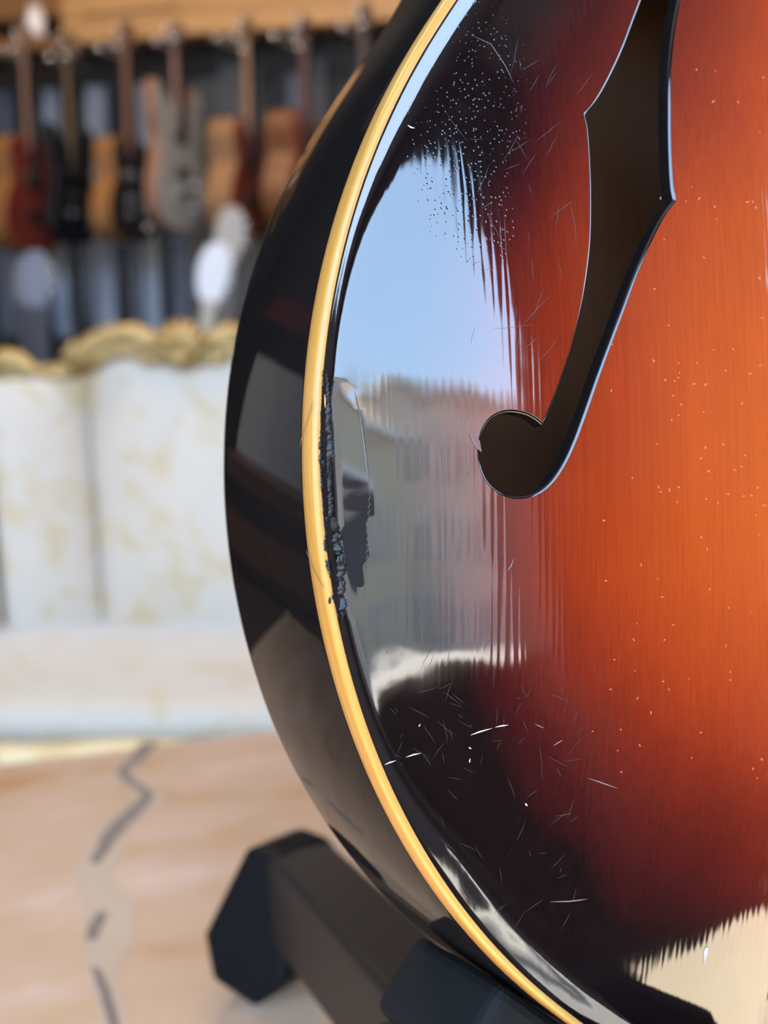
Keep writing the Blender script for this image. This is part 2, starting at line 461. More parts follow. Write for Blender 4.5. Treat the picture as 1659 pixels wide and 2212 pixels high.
# ================================================================== SOFA
# ------ damask cloth
def cloth_mat(name, c1, c2):
    m = bpy.data.materials.new(name); m.use_nodes = True
    nt = m.node_tree; b = nt.nodes['Principled BSDF']
    tc = nt.nodes.new('ShaderNodeTexCoord')
    nz = nt.nodes.new('ShaderNodeTexNoise'); nz.inputs['Scale'].default_value = 9; nz.inputs['Detail'].default_value = 2; nz.inputs['Distortion'].default_value = 1.2
    rp = nt.nodes.new('ShaderNodeValToRGB')
    rp.color_ramp.elements[0].position = .50; rp.color_ramp.elements[0].color = (*c1, 1)
    rp.color_ramp.elements[1].position = .72; rp.color_ramp.elements[1].color = (*c2, 1)
    nt.links.new(tc.outputs['Object'], nz.inputs['Vector']); nt.links.new(nz.outputs['Fac'], rp.inputs[0])
    nt.links.new(rp.outputs[0], b.inputs['Base Color'])
    b.inputs['Roughness'].default_value = .6
    b.inputs['Sheen Weight'].default_value = .3
    return m
M_cloth = cloth_mat('cream_damask', (0.44, 0.375, 0.30), (0.40, 0.30, 0.155))

SB_D = 2.72                                    # distance of the sofa back
sofa_y = 2.62
sx = float(at_plane(400, 900, (0, sofa_y, 0), np.array([0, -1.0, 0]))[0])
sofa = empty('rococo_sofa', (sx, sofa_y, 0), 0, 'cream damask rococo sofa with gilded carved crest behind the guitar', 'sofa')
def sofa_pt(px, py, y=0.0):
    p = at_plane(px, py, (0, sofa_y + y, 0), np.array([0, -1.0, 0]))
    return float(p[0] - sx), float(p[2])

def pillow_grid(name, fn, nu, nv, m, parent):
    V = [fn(i / nu, j / nv) for j in range(nv + 1) for i in range(nu + 1)]
    Fc = [(j * (nu + 1) + i, j * (nu + 1) + i + 1, (j + 1) * (nu + 1) + i + 1, (j + 1) * (nu + 1) + i) for j in range(nv) for i in range(nu)]
    o = mesh_obj(name, V, Fc, m, parent, smooth=True)
    return o

def crest_z(x):
    """lower line of the gilded crest, metres above floor, x from the sofa's middle"""
    ax = abs(x)
    ks = [(0, 1.075), (.05, 1.078), (.11, 1.098), (.16, 1.096), (.22, 1.068), (.27, 1.045), (.34, 1.038), (.42, 1.034), (.55, 1.0), (.70, .90)]
    for (a, za), (b_, zb) in zip(ks, ks[1:]):
        if ax <= b_:
            t = (ax - a) / (b_ - a); t = t * t * (3 - 2 * t)
            return za + (zb - za) * t
    return ks[-1][1]

SEAT_Z = 0.455
def back_panel(x0, x1, yaw_in, puff):
    def fn(s, t):
        x = x0 + (x1 - x0) * s
        zt = crest_z(x) + 0.01
        # panels taper slightly towards the seat
        xb = x * (0.90 if abs(x) < .3 else .92)
        xx = xb + (x - xb) * t
        z = SEAT_Z - .03 + (zt - SEAT_Z + .03) * t
        p = (max(0.0, math.sin(math.pi * s)) ** .45) * (max(0.0, math.sin(math.pi * min(1, max(0, t * .96 + .02)))) ** .3)
        y = -0.02 - puff * p + 0.05 * t - yaw_in * max(0, abs(xx) - .235)
        return (xx, y, z)
    return pillow_grid('back_panel', fn, 20, 24, M_cloth, sofa)
back_panel(-.236, .236, 0, .055)
back_panel(-.455, -.240, .42, .050)
back_panel(.240, .455, .42, .050)
back_panel(-.66, -.460, .55, .050)
back_panel(.460, .66, .55, .050)
# upholstered frame behind the panels
prism('back_frame', [(-.68, .30), (.68, .30)] + [(x, crest_z(x) + .015) for x in np.linspace(.68, -.68, 41)], 0.03, 0.10, M_cloth, sofa)

def seat_fn(s, t):
    x = -.64 + 1.28 * s
    ang = t
    # from back edge over the top, down the front
    L1, L2 = .60, .055
    d = ang * (L1 + L2)
    if d < L1:
        y = 0.03 - d; z = SEAT_Z + .035 * math.sin(math.pi * min(1, d / L1) * .85) * (math.sin(math.pi * s) ** .25 if 0 < s < 1 else 0)
        k = max(0, (d - L1 + .06) / .06)
        z -= .012 * k * k
    else:
        y = 0.03 - L1 - .012 * math.sin((d - L1) / L2 * math.pi); z = SEAT_Z - .004 - (d - L1)
    y -= .05 * (1 - (2 * s - 1) ** 2)
    return (x, y, z)
M_seat = cloth_mat('cream_seat_damask', (0.36, 0.315, 0.25), (0.33, 0.255, 0.14))
pillow_grid('seat_cushion', seat_fn, 40, 40, M_seat, sofa)
# gilded front rail, legs, arms
rail = [(-.66 + 1.32 * k / 24, -.60 - .05 * (1 - (2 * k / 24 - 1) ** 2), SEAT_Z - .088 - .006 * math.cos(k / 24 * 6 * math.pi)) for k in range(25)]
M_rail = mat('cream_gold_paint', (0.50, 0.40, 0.22), 0.45, noise=(14, (0.42, 0.29, 0.12), 3, .45, .7, ONE))
tube('front_rail', rail, .042, M_rail, sofa, 12)
for s_ in (-1, 1):
    tube('leg', [(s_ * .62, -.60, SEAT_Z - .12), (s_ * .64, -.63, .26), (s_ * .62, -.60, .10), (s_ * .63, -.63, 0.015)], [.04, .045, .024, .03], M_gold, sofa, 10)
    tube('leg', [(s_ * .60, .05, SEAT_Z - .12), (s_ * .61, .07, .2), (s_ * .61, .12, 0.015)], [.035, .03, .024], M_gold, sofa, 10)
    pillow_grid('arm_pad', lambda s, t, q=s_: (q * (.655 + .035 * math.cos(t * 2 * math.pi)), -.55 * s + .02, .66 - .10 * s + .05 * math.sin(t * 2 * math.pi) - .12 * s * s), 14, 14, M_cloth, sofa)
    tube('arm_rail', [(s_ * .66, 0.02, .70), (s_ * .69, -.25, .62), (s_ * .68, -.50, .54), (s_ * .66, -.58, .46), (s_ * .65, -.60, .34)], [.022, .024, .028, .03, .03], M_gold, sofa, 10)
    prism('arm_panel', [(0, .40), (-.0, .66), (.0, .67), (.02, .67), (.02, .40)], -.56, .02, M_cloth, sofa).location = (s_ * .655 - .01, 0, 0)
tube('crest_rail', [(x, -.005 - .0 * x, crest_z(x) + .018) for x in np.linspace(-.68, .68, 90)], .020, M_gold, sofa, 10)
# carved scrolls and the shell in the middle
def scroll(pts, r):
    tube('carved_scroll', pts, r, M_gold, sofa, 9)
for s_ in (-1, 1):
    scroll([(s_ * x, -.015, z) for x, z in ((.045, 1.115), (.075, 1.135), (.11, 1.15), (.16, 1.147), (.205, 1.128), (.24, 1.095), (.255, 1.07))], [.018, .026, .025, .023, .027, .030, .018])
    scroll([(s_ * x, -.02, z) for x, z in ((.225, 1.10), (.25, 1.122), (.268, 1.10), (.25, 1.085), (.24, 1.10))], [.010, .014, .014, .012, .008])
    scroll([(s_ * x, -.012, z) for x, z in ((.27, 1.058), (.31, 1.055), (.345, 1.06), (.38, 1.085), (.41, 1.092), (.45, 1.07), (.5, 1.05), (.56, 1.02), (.62, .97))], [.014, .016, .018, .024, .026, .024, .02, .02, .018])
    scroll([(s_ * x, -.02, z) for x, z in ((.06, 1.10), (.08, 1.085), (.10, 1.10), (.085, 1.115))], .012)
for k in range(7):
    a = math.radians(-66 + 22 * k)
    tube('shell_rib', [(0.012 * math.sin(a), -.03, 1.10), (.035 * math.sin(a), -.045, 1.10 + .04 * math.cos(a)), (.066 * math.sin(a), -.025, 1.10 + .078 * math.cos(a))], [.008, .015, .011], M_gold, sofa, 8)
ball('shell_boss', (0, -.045, 1.095), .026, M_gold, sofa, (1.2, .7, .8))

# ================================================================== STONE TABLE
TABLE_Z = 0.83
ta, tb = at_z(0, 1648, TABLE_Z), at_z(600, 1574, TABLE_Z)
te = (tb - ta) / np.linalg.norm(tb - ta)           # along the far edge
tg = np.array([te[1], -te[0], 0])                  # towards the camera
T_LEN, T_TH = 1.9, 0.045
T_DEP = float(np.dot(np.array([.46, .075, TABLE_Z]) - ta, tg))
t_c = ta + te * 0.55 + tg * (T_DEP / 2)
table = empty('stone_table', (t_c[0], t_c[1], 0), math.atan2(te[1], te[0]), 'pinkish beige stone table with dark zigzag crack under the guitar stand', 'table')
def stone_mat():
    m = bpy.data.materials.new('pink_beige_stone'); m.use_nodes = True
    nt = m.node_tree; N = nt.nodes; L = nt.links; b = N['Principled BSDF']
    tc = N.new('ShaderNodeTexCoord')
    mp = N.new('ShaderNodeMapping'); mp.inputs['Scale'].default_value = (1, 2.2, 1); mp.inputs['Rotation'].default_value = (0, 0, .2)
    nz = N.new('ShaderNodeTexNoise'); nz.inputs['Scale'].default_value = 7; nz.inputs['Detail'].default_value = 5; nz.inputs['Roughness'].default_value = .6
    rp = N.new('ShaderNodeValToRGB'); cr = rp.color_ramp
    cr.elements[0].position = .32; cr.elements[0].color = (0.255, 0.130, 0.055, 1)
    cr.elements[1].position = .68; cr.elements[1].color = (0.37, 0.25, 0.180, 1)
    k = cr.elements.new(.46); k.color = (0.31, 0.192, 0.112, 1)
    k = cr.elements.new(.58); k.color = (0.33, 0.21, 0.135, 1)
    L.new(tc.outputs['Object'], mp.inputs[0]); L.new(mp.outputs[0], nz.inputs['Vector']); L.new(nz.outputs['Fac'], rp.inputs[0])
    L.new(rp.outputs[0], b.inputs['Base Color'])
    b.inputs['Roughness'].default_value = .38
    return m
M_stone = stone_mat()
M_vein_d = mat('dark_crack_filling', (0.115, 0.085, 0.068), 0.6)
M_vein_p = mat('pale_grey_vein', (0.295, 0.208, 0.138), 0.5)
top = box('table_top', (0, 0, TABLE_Z - T_TH / 2), (T_LEN, T_DEP, T_TH), M_stone, table, bevel=.006)
M_iron = mat('dark_iron', (0.03, 0.028, 0.026), .5)
for sx_ in (-1, 1):
    for sy_ in (-1, 1):
        tube('leg', [(sx_ * .8, sy_ * .36, 0.0), (sx_ * .8, sy_ * .36, TABLE_Z - T_TH)], .03, M_iron, table, 10)
def to_table(px, py):
    p = at_z(px, py, TABLE_Z) - t_c
    return float(np.dot(p, te)), float(-np.dot(p, tg))
def vein(name, path, m, zoff, jag=0.0):
    V, Fc = [], []
    for i, (px, py, hw) in enumerate(path):
        xl = to_table(px - hw + rng.uniform(-jag, jag), py); xr = to_table(px + hw + rng.uniform(-jag, jag), py)
        V += [(xl[0], xl[1], TABLE_Z + zoff), (xr[0], xr[1], TABLE_Z + zoff)]
        if i: Fc.append((2 * i - 2, 2 * i - 1, 2 * i + 1, 2 * i))
    return mesh_obj(name, V, Fc, m, table)
def dens(path, k=6):
    out = []
    for a, b_ in zip(path, path[1:]):
        for i in range(k):
            t = i / k; out.append(tuple(a[j] + (b_[j] - a[j]) * t for j in range(3)))
    return out + [path[-1]]
vein('stone_vein', dens([(318, 1612, 10), (262, 1672, 30), (330, 1722, 34), (240, 1800, 36), (200, 1890, 40), (238, 1960, 62), (236, 2030, 52), (220, 2110, 30), (250, 2200, 30), (270, 2330, 30)]), M_vein_p, .0004, 7)
vein('stone_crack', dens([(322, 1606, 17), (296, 1640, 15), (262, 1668, 14), (282, 1690, 12), (322, 1716, 14), (306, 1738, 16), (270, 1770, 22), (236, 1810, 18), (204, 1866, 13)]), M_vein_d, .0008, 3)
vein('stone_crack', dens([(222, 1972, 12), (206, 2000, 16), (196, 2032, 12)]), M_vein_d, .0008, 3)
vein('stone_crack', dens([(206, 2092, 9), (226, 2140, 12), (240, 2190, 12), (262, 2260, 10)]), M_vein_d, .0008, 3)

# cream cloth added on the sunny table front to brighten its reflection
M_runner = mat('cream_linen', (0.53, 0.45, 0.34), 0.8, noise=(9, (0.48, 0.40, 0.30), 3, .3, .7, ONE))
rn_o = empty('reflector_runner', tuple(t_c + tg * (T_DEP / 2 - .10) + te * .12), math.atan2(te[1], te[0]), 'added cream cloth on the table front, brightening the reflection at the lower right', 'table runner')
box('cloth', (0, 0, TABLE_Z * 0 + .0025), (1.5, .20, .004), M_runner, rn_o, bevel=.001)
for s_ in (-1, 1):
    box('hem', (s_ * .755, 0, .003), (.012, .20, .005), M_runner, rn_o, bevel=.001)

# ================================================================== THE GUITAR
TH, PH = math.radians(28), math.radians(2)
gn = Rt * math.sin(TH) * math.cos(PH) + Up * math.sin(PH) - Fw * math.cos(TH) * math.cos(PH)
gv = Up - np.dot(Up, gn) * gn; gv /= np.linalg.norm(gv)
gu = np.cross(gv, gn)
GP0 = CAM + .264 * ray(673, 1000)
DEPTH = 0.066
GC = 0.195                                           # centre line, metres right of the widest point

g_rot = Matrix(((gu[0], -gn[0], gv[0]), (gu[1], -gn[1], gv[1]), (gu[2], -gn[2], gv[2])))
guitar = empty('archtop_guitar', (0, 0, 0), 0, 'sunburst archtop guitar with cream binding, f hole and chipped rim', 'guitar')
base_local = Vector((GC, DEPTH / 2, -0.190))
g_origin = Vector(GP0) + g_rot @ base_local
guitar.matrix_world = Matrix.Translation(g_origin) @ g_rot.to_4x4()
def loc(u, v, w):
    """u right, v up, w out of the face -> guitar-local coordinates"""
    return (u - base_local.x, -w - base_local.y, v - base_local.z)
def local_arr(P):
    P = np.asarray(P)
    return np.stack([P[:, 0] - base_local.x, -P[:, 2] - base_local.y, P[:, 1] - base_local.z], 1)

# photographed binding lines, taken back to the rim plane of the body
p_out = np.array([(943.6, 0), (862.8, 120.5), (805, 234), (756, 350), (738.6, 400), (710.4, 487), (679, 610), (658.5, 750), (652.5, 816), (646.5, 941), (650, 1050), (655, 1158), (668, 1267), (691, 1375), (698, 1400), (731.5, 1530), (770, 1631), (847, 1800), (919, 1922), (994, 2023.5), (1073, 2105), (1197, 2207)])
p_in = np.array([(978.5, 0), (906, 113), (855.6, 210), (795, 350), (778.4, 400), (756, 466), (727, 591), (704, 700), (695, 820), (691, 905), (695, 1050), (701, 1195), (719, 1303), (741, 1400), (751, 1450), (777, 1530), (816, 1634), (888, 1800), (944, 1889), (1023.5, 1996), (1148, 2130), (1212, 2187)])
f_out = np.polyfit((p_out[:, 1] - 1100) / 1100, p_out[:, 0], 8)
f_in = np.polyfit((p_in[:, 1] - 1100) / 1100, p_in[:, 0], 8)
def rim_uv(px, py, w=0.0):
    p = at_plane(px, py, GP0 + gn * w, gn) - GP0
    return float(np.dot(p, gu)), float(np.dot(p, gv))
ctrl = []
for y in np.linspace(2170, 20, 24):
    k = (y - 1100) / 1100
    a, b_ = np.polyval(f_out, k), np.polyval(f_in, k)
    ctrl.append(rim_uv(a + .6 * (b_ - a), y))
top_pts = [(.0600, .1500), (.0725, .1790), (.0770, .2060), (.0735, .2350), (.0660, .2650), (.0640, .2950), (.0720, .3240), (.0930, .3500), (.1260, .3680), (.1600, .3760)]
bot_pts = [(.1600, -.1895), (.1280, -.1815), (.0980, -.1665)]
half = bot_pts + ctrl + top_pts
ring = [(GC, -.1920)] + half + [(GC, .3780)] + [(2 * GC - u, v) for u, v in half[::-1]]
ring = np.array(ring)
def catmull(P, per=40):
    n = len(P); out = []
    for i in range(n):
        p0, p1, p2, p3 = P[i - 1], P[i], P[(i + 1) % n], P[(i + 2) % n]
        for k in range(per):
            t = k / per
            out.append(.5 * ((2 * p1) + (-p0 + p2) * t + (2 * p0 - 5 * p1 + 4 * p2 - p3) * t * t + (-p0 + 3 * p1 - 3 * p2 + p3) * t ** 3))
    return np.array(out)
def resample(P, n):
    Q = np.vstack([P, P[:1]])
    L = np.concatenate([[0], np.cumsum(np.hypot(*np.diff(Q, axis=0).T))])
    s = np.linspace(0, L[-1], n, endpoint=False)
    return np.stack([np.interp(s, L, Q[:, 0]), np.interp(s, L, Q[:, 1])], 1)
NO = 1100
outl = resample(catmull(ring), NO)
ker = np.exp(-.5 * (np.arange(-24, 25) / 8.0) ** 2); ker /= ker.sum()
def smooth_closed(a):
    e_ = np.concatenate([a[-24:], a, a[:24]])
    return np.convolve(e_, ker, 'valid')
outl = np.stack([smooth_closed(outl[:, 0]), smooth_closed(outl[:, 1])], 1)
outl = resample(outl, NO)                                 # runs clockwise or counter: find out
tan_ = np.roll(outl, -1, 0) - np.roll(outl, 1, 0); tan_ /= np.linalg.norm(tan_, axis=1)[:, None]
inw = np.stack([-tan_[:, 1], tan_[:, 0]], 1)
if np.dot(inw[0], np.array([GC, .1]) - outl[0]) < 0: inw = -inw

def rim_dist(P):
    """distance to the outline and unit direction away from it"""
    P = np.asarray(P); S = np.empty(len(P)); G = np.empty((len(P), 2))
    A = outl; B = np.roll(outl, -1, 0); AB = B - A; L2 = (AB ** 2).sum(1)
    for c in range(0, len(P), 2000):
        q = P[c:c + 2000]
        d2 = ((q[:, None, :] - A[None]) ** 2).sum(2)
        k = d2.argmin(1)
        best = None
        for kk in ((k - 1) % NO, k):
            t = np.clip(((q - A[kk]) * AB[kk]).sum(1) / L2[kk], 0, 1)
            n_ = A[kk] + AB[kk] * t[:, None]
            v = q - n_; d = np.sqrt((v ** 2).sum(1))
            if best is None: best = [d, v]
            else:
                m_ = d < best[0]; best[0] = np.where(m_, d, best[0]); best[1] = np.where(m_[:, None], v, best[1])
        S[c:c + 2000] = best[0]; G[c:c + 2000] = best[1] / np.maximum(best[0], 1e-9)[:, None]
    return S, G

BIND = 0.0021
# arching of the top: slope in degrees against distance from the rim
ss = np.array([0, .0021, .0023, .0032, .0038, .0046, .0070, .011, .016, .030, .045, .060, .080, .110, .150, .20, .5])
sl = np.array([0, 0, -12.0, -14.0, -12.0, 3.5, 11.5, 13.5, 13.8, 13.0, 11.2, 9.0, 6.4, 3.6, 1.0, 0, 0])
S_tab = np.linspace(0, .25, 5001)
DL = np.linspace(0, .0165, 9)
LIPS, LIPH = [], []
for d_ in DL:
    sp = np.where(S_tab > BIND, S_tab - d_ * (1 - np.exp(-(S_tab - BIND) / .0185)), S_tab)
    t_ = np.tan(np.radians(np.interp(sp, ss, sl)))
    t_ = np.convolve(np.pad(t_, 4, mode='edge'), np.ones(9) / 9, 'valid')
    LIPS.append(t_); LIPH.append(np.concatenate([[0], np.cumsum((t_[1:] + t_[:-1]) / 2 * (S_tab[1] - S_tab[0]))]))
LIPS, LIPH = np.array(LIPS), np.array(LIPH)
def lip_lookup(T, S, v):
    k = np.clip((np.abs(v + .005) - .045) / .055, 0, 1); k = k * k * (3 - 2 * k) * np.where(v > 0, 5.6, 8)
    k0 = np.minimum(k.astype(int), 7); fr = k - k0
    x_ = np.clip(S / (S_tab[1] - S_tab[0]), 0, 4999); x0 = np.minimum(x_.astype(int), 4998); fx = x_ - x0
    g_ = lambda a, b: T[a, b] * (1 - fx) + T[a, b + 1] * fx
    return g_(k0, x0) * (1 - fr) + g_(k0 + 1, x0) * fr

# the knocked-in strip beside the rim: crease line in the photograph
crease_px = [(756, 815), (768, 850), (778, 890), (785, 930), (791, 985), (797, 1055), (798, 1100), (796, 1150), (793, 1200), (790, 1250), (784, 1300), (776, 1345)]
_c = np.array([rim_uv(*p, w=.0016) for p in crease_px])
c_v, c_u = _c[::-1, 1], _c[::-1, 0]
def dent(P):
    u, v = P[:, 0], P[:, 1]
    cu = np.interp(v, c_v, c_u)
    q = np.clip(cu - u, 0, None)
    lo, hi = c_v[0], c_v[-1]
    t = np.clip((v - lo) / (hi - lo), 0, 1)
    env = np.sin(math.pi * t) ** .6 * ((v > lo) & (v < hi))
    return -np.tan(math.radians(6.5)) * env * q * np.clip(1 - (q - .006) / .006, 0, 1)
def height(P):
    P = np.asarray(P, float)
    S, G = rim_dist(P)
    return lip_lookup(LIPH, S, P[:, 1]) + dent(P)
def normals(P):
    P = np.asarray(P, float)
    S, G = rim_dist(P)
    k = lip_lookup(LIPS, S, P[:, 1])
    g = G * k[:, None]
    e_ = 1e-4
    ex, ey = np.array([e_, 0]), np.array([0, e_])
    g[:, 0] += (dent(P + ex) - dent(P - ex)) / (2 * e_)
    g[:, 1] += (dent(P + ey) - dent(P - ey)) / (2 * e_)
    N = np.stack([-g[:, 0], -g[:, 1], np.ones(len(P))], 1)
    return N / np.linalg.norm(N, axis=1)[:, None], S
def surf_uv(px, py):
    w = .004
    for _ in range(6):
        u, v = rim_uv(px, py, w)
        w = float(height([(u, v)])[0])
    return u, v

# ---------------------------------------------------------------- f holes
fR = [(1173, 920), (1160, 909), (1140, 898), (1115, 892), (1090, 893), (1064, 905), (1046, 930), (1038, 965), (1041, 1003), (1056, 1038), (1083, 1062), (1115, 1071), (1150, 1066), (1184, 1044), (1214, 1003), (1240, 948), (1265, 880), (1290, 808), (1318, 732), (1345, 660), (1372, 588), (1402, 520), (1430, 466), (1455, 431)]
fL = [(1173, 920), (1190, 885), (1215, 820), (1240, 745), (1258, 670), (1270, 600), (1279, 520), (1281, 430), (1279, 350), (1274, 280), (1267, 247)]
fRuv = np.array([surf_uv(*p) for p in fR]); fLuv = np.array([surf_uv(*p) for p in fL])
fctr = (fRuv[-1] + fLuv[-1]) / 2
def spline_open(P, per=8):
    Q = np.vstack([2 * P[0] - P[1], P, 2 * P[-1] - P[-2]]); out = []
    for i in range(1, len(Q) - 2):
        p0, p1, p2, p3 = Q[i - 1], Q[i], Q[i + 1], Q[i + 2]
        for k in range(per):
            t = k / per
            out.append(.5 * ((2 * p1) + (-p0 + p2) * t + (2 * p0 - 5 * p1 + 4 * p2 - p3) * t * t + (-p0 + 3 * p1 - 3 * p2 + p3) * t ** 3))
    return np.array(out + [P[-1]])
a_ = spline_open(fRuv); b_ = spline_open(fLuv)
ra, rb = 2 * fctr - a_, 2 * fctr - b_
# notch -> eye -> right nick -> (mirror of left side) -> upper notch -> upper eye -> left nick -> notch
fpoly = np.vstack([a_[:-1], rb[::-1][:-1], ra[:-1], b_[::-1][:-1]])
def inside(P, poly):
    x, y = P[:, 0], P[:, 1]; r = np.zeros(len(P), bool)
    px, py = poly[:, 0], poly[:, 1]; qx, qy = np.roll(px, -1), np.roll(py, -1)
    for i in range(len(poly)):
        c = ((py[i] > y) != (qy[i] > y))
        if not c.any(): continue
        xi = (qx[i] - px[i]) * (y - py[i]) / (qy[i] - py[i] + 1e-15) + px[i]
        r ^= c & (x < xi)
    return r
def hole_out(poly):
    t = np.roll(poly, -1, 0) - np.roll(poly, 1, 0); t /= np.linalg.norm(t, axis=1)[:, None]
    n = np.stack([t[:, 1], -t[:, 0]], 1)
    area = .5 * np.sum(poly[:, 0] * np.roll(poly[:, 1], -1) - np.roll(poly[:, 0], -1) * poly[:, 1])
    return n if area > 0 else -n
fpoly2 = np.stack([2 * GC - fpoly[:, 0], fpoly[:, 1]], 1)[::-1]
ROUND = .0008
holes = [fpoly, fpoly2]
holes_o = [p + hole_out(p) * ROUND for p in holes]

# ---------------------------------------------------------------- top plate mesh
ring0 = outl + inw * BIND
pts = [ring0]
for s_ in (.0026, .0031, .0037, .0044, .0052, .0061, .0071, .0083, .0097, .0115, .0135, .016):
    pts.append(outl + inw * s_)
def grid(u0, u1, v0, v1, st):
    U_, V_ = np.meshgrid(np.arange(u0, u1, st), np.arange(v0, v1, st))
    V_[:, ::2] += st / 2
    return np.stack([U_.ravel(), V_.ravel()], 1)
fine = grid(0, .175, -.165, .155, .0014)
dmg = grid(.0045, .0165, -.046, .024, .0005)
coarse = grid(0, 2 * GC, -.19, .378, .005)
m_f = ~((coarse[:, 0] < .1755) & (coarse[:, 1] > -.1655) & (coarse[:, 1] < .1555))
m_d = ~((fine[:, 0] > .0045) & (fine[:, 0] < .0165) & (fine[:, 1] > -.046) & (fine[:, 1] < .024))
cand = np.vstack([fine[m_d], dmg, coarse[m_f]])
cand = cand[inside(cand, outl)]
S_, _g = rim_dist(cand)
cand = cand[(S_ > .0168) | ((S_ > .0052) & (np.abs(cand[:, 1] + .011) < .035) & (cand[:, 0] < .0165) & (S_ > .0165))]
for p in holes_o:
    keep = ~inside(cand, p)
    cand = cand[keep]
    d2 = np.full(len(cand), 9.0)
    for c in range(0, len(cand), 4000):
        d2[c:c + 4000] = ((cand[c:c + 4000, None, :] - p[None]) ** 2).sum(2).min(1)
    cand = cand[d2 > .0005 ** 2]
allp = np.vstack([ring0] + holes_o + pts[1:] + [cand])
allp = allp + np.vstack([np.zeros((NO + sum(map(len, holes_o)), 2)), rng.normal(0, 1e-6, (len(allp) - NO - sum(map(len, holes_o)), 2))])
ed = [(i, (i + 1) % NO) for i in range(NO)]
o_ = NO
for p in holes_o:
    n_ = len(p); ed += [(o_ + i, o_ + (i + 1) % n_) for i in range(n_)]; o_ += n_
r_ = delaunay_2d_cdt([Vector(p) for p in allp], ed, [], 1, 1e-8)
tv = np.array([(v.x, v.y) for v in r_[0]]); tf = np.array([f for f in r_[2] if len(f) == 3])
cen = tv[tf].mean(1)
kill = inside(cen, holes_o[0]) | inside(cen, holes_o[1]) | ~inside(cen, ring0)
tf = tf[~kill]
# orient towards the viewer (local -y): (u,v) counter-clockwise becomes correct winding
ar = np.cross(tv[tf[:, 1]] - tv[tf[:, 0]], tv[tf[:, 2]] - tv[tf[:, 0]])
tf[ar < 0] = tf[ar < 0][:, ::-1]
Nn, Sd = normals(tv)
Hh = height(tv)
TV = local_arr(np.column_stack([tv, Hh]))
top_o = mesh_obj('top_plate', TV, tf, M_top, guitar, smooth=True)
me = top_o.data
nl = np.stack([Nn[:, 0], -Nn[:, 2], Nn[:, 1]], 1)
me.normals_split_custom_set_from_vertices([tuple(n) for n in nl])
def fattr(me, name, vals):
    a = me.attributes.new(name, 'FLOAT', 'POINT'); a.data.foreach_set('value', np.asarray(vals, np.float32))
lowk = np.clip((-tv[:, 1] - .02) / .09, 0, 1); lowk = lowk * lowk * (3 - 2 * lowk)
fattr(me, 'rim_distance', Sd * (1 - .26 * lowk))
pim_c = [surf_uv(*p) for p in ((1040, 230), (1010, 420), (1060, 120), (1000, 330))]
pim = np.zeros(len(tv))
for (cu, cv), rr in zip(pim_c, (.017, .016, .015, .017)):
    pim = np.maximum(pim, np.clip(1.25 - 1.25 * np.hypot(tv[:, 0] - cu, (tv[:, 1] - cv) * .75) / rr, 0, 1))
fattr(me, 'pimple', pim)
fattr(me, 'ripple', .12 + np.clip((Sd - .012) / .02, 0, 1) * .9)

# ---------------------------------------------------------------- f hole edges
for p, nm in zip(holes, ('f_hole_edge', 'f_hole_edge')):
    no = hole_out(p); n_ = len(p)
    prof = [(ROUND, .0, 1), (ROUND * .55, -.00007, 1), (ROUND * .2, -.00026, 1), (0, -.00060, 1), (0, -.0022, 1), (0, -.0040, 1)]
    V = []; Fc = []
    for (o1, dw, _k) in prof:
        q = p + no * o1
        V.append(np.column_stack([q, height(q) + dw]))
    V = local_arr(np.vstack(V))
    for r in range(len(prof) - 1):
        for i in range(n_):
            j = (i + 1) % n_
            Fc.append((r * n_ + i, r * n_ + j, (r + 1) * n_ + j, (r + 1) * n_ + i))
    mesh_obj(nm, V, Fc, M_black, guitar, smooth=True)

# ---------------------------------------------------------------- binding, sides, back
def sweep(name, prof, m, smooth=True, streak=False):
    V = []; Fc = []; st = []
    L = np.arange(NO) / NO * 1.25
    run = 0.0
    for r, (i_, w) in enumerate(prof):
        q = outl + inw * i_
        V.append(np.column_stack([q, np.full(NO, w)]))
        if r: run += math.hypot(prof[r][0] - prof[r - 1][0], prof[r][1] - prof[r - 1][1])
        st.append(np.stack([np.full(NO, run), L, np.zeros(NO)], 1))
    V = local_arr(np.vstack(V))
    for r in range(len(prof) - 1):
        for i in range(NO):
            j = (i + 1) % NO
            Fc.append((r * NO + i, r * NO + j, (r + 1) * NO + j, (r + 1) * NO + i))
    o = mesh_obj(name, V, Fc, m, guitar, smooth=smooth)
    if streak:
        a = o.data.attributes.new('streak', 'FLOAT_VECTOR', 'POINT'); a.data.foreach_set('vector', np.vstack(st).astype(np.float32).ravel())
    return o
b_o = sweep('binding', [(.0003, -.0066), (-.00005, -.0062), (-.0001, -.0045), (-.00005, -.0016), (.0002, -.0006), (.0007, -.00005), (.0013, .00012), (.0019, .00008), (.00215, -.0001), (.0022, -.0008)], M_bind, True, True)
sweep('side', [(.0003, -.0060), (.00012, -.0066), (.0, -.0072), (.0, -.03), (.0, -DEPTH + .005), (.0006, -DEPTH + .0022), (.0022, -DEPTH + .0006), (.005, -DEPTH)], M_side)
sweep('lining', [(.0022, -.001), (.0026, -.02), (.0026, -DEPTH + .004)], M_wood_in)
bk = outl + inw * .0049
n_ = len(bk)
bsub = bk[::4]
mesh_obj('back', local_arr(np.column_stack([bsub, np.full(len(bsub), -DEPTH)])), [tuple(range(len(bsub)))[::-1]], M_black, guitar)
ib = (outl + inw * .0026)[::4]
mesh_obj('inner_back', local_arr(np.column_stack([ib, np.full(len(ib), -DEPTH + .004)])), [tuple(range(len(ib)))], M_wood_in, guitar)

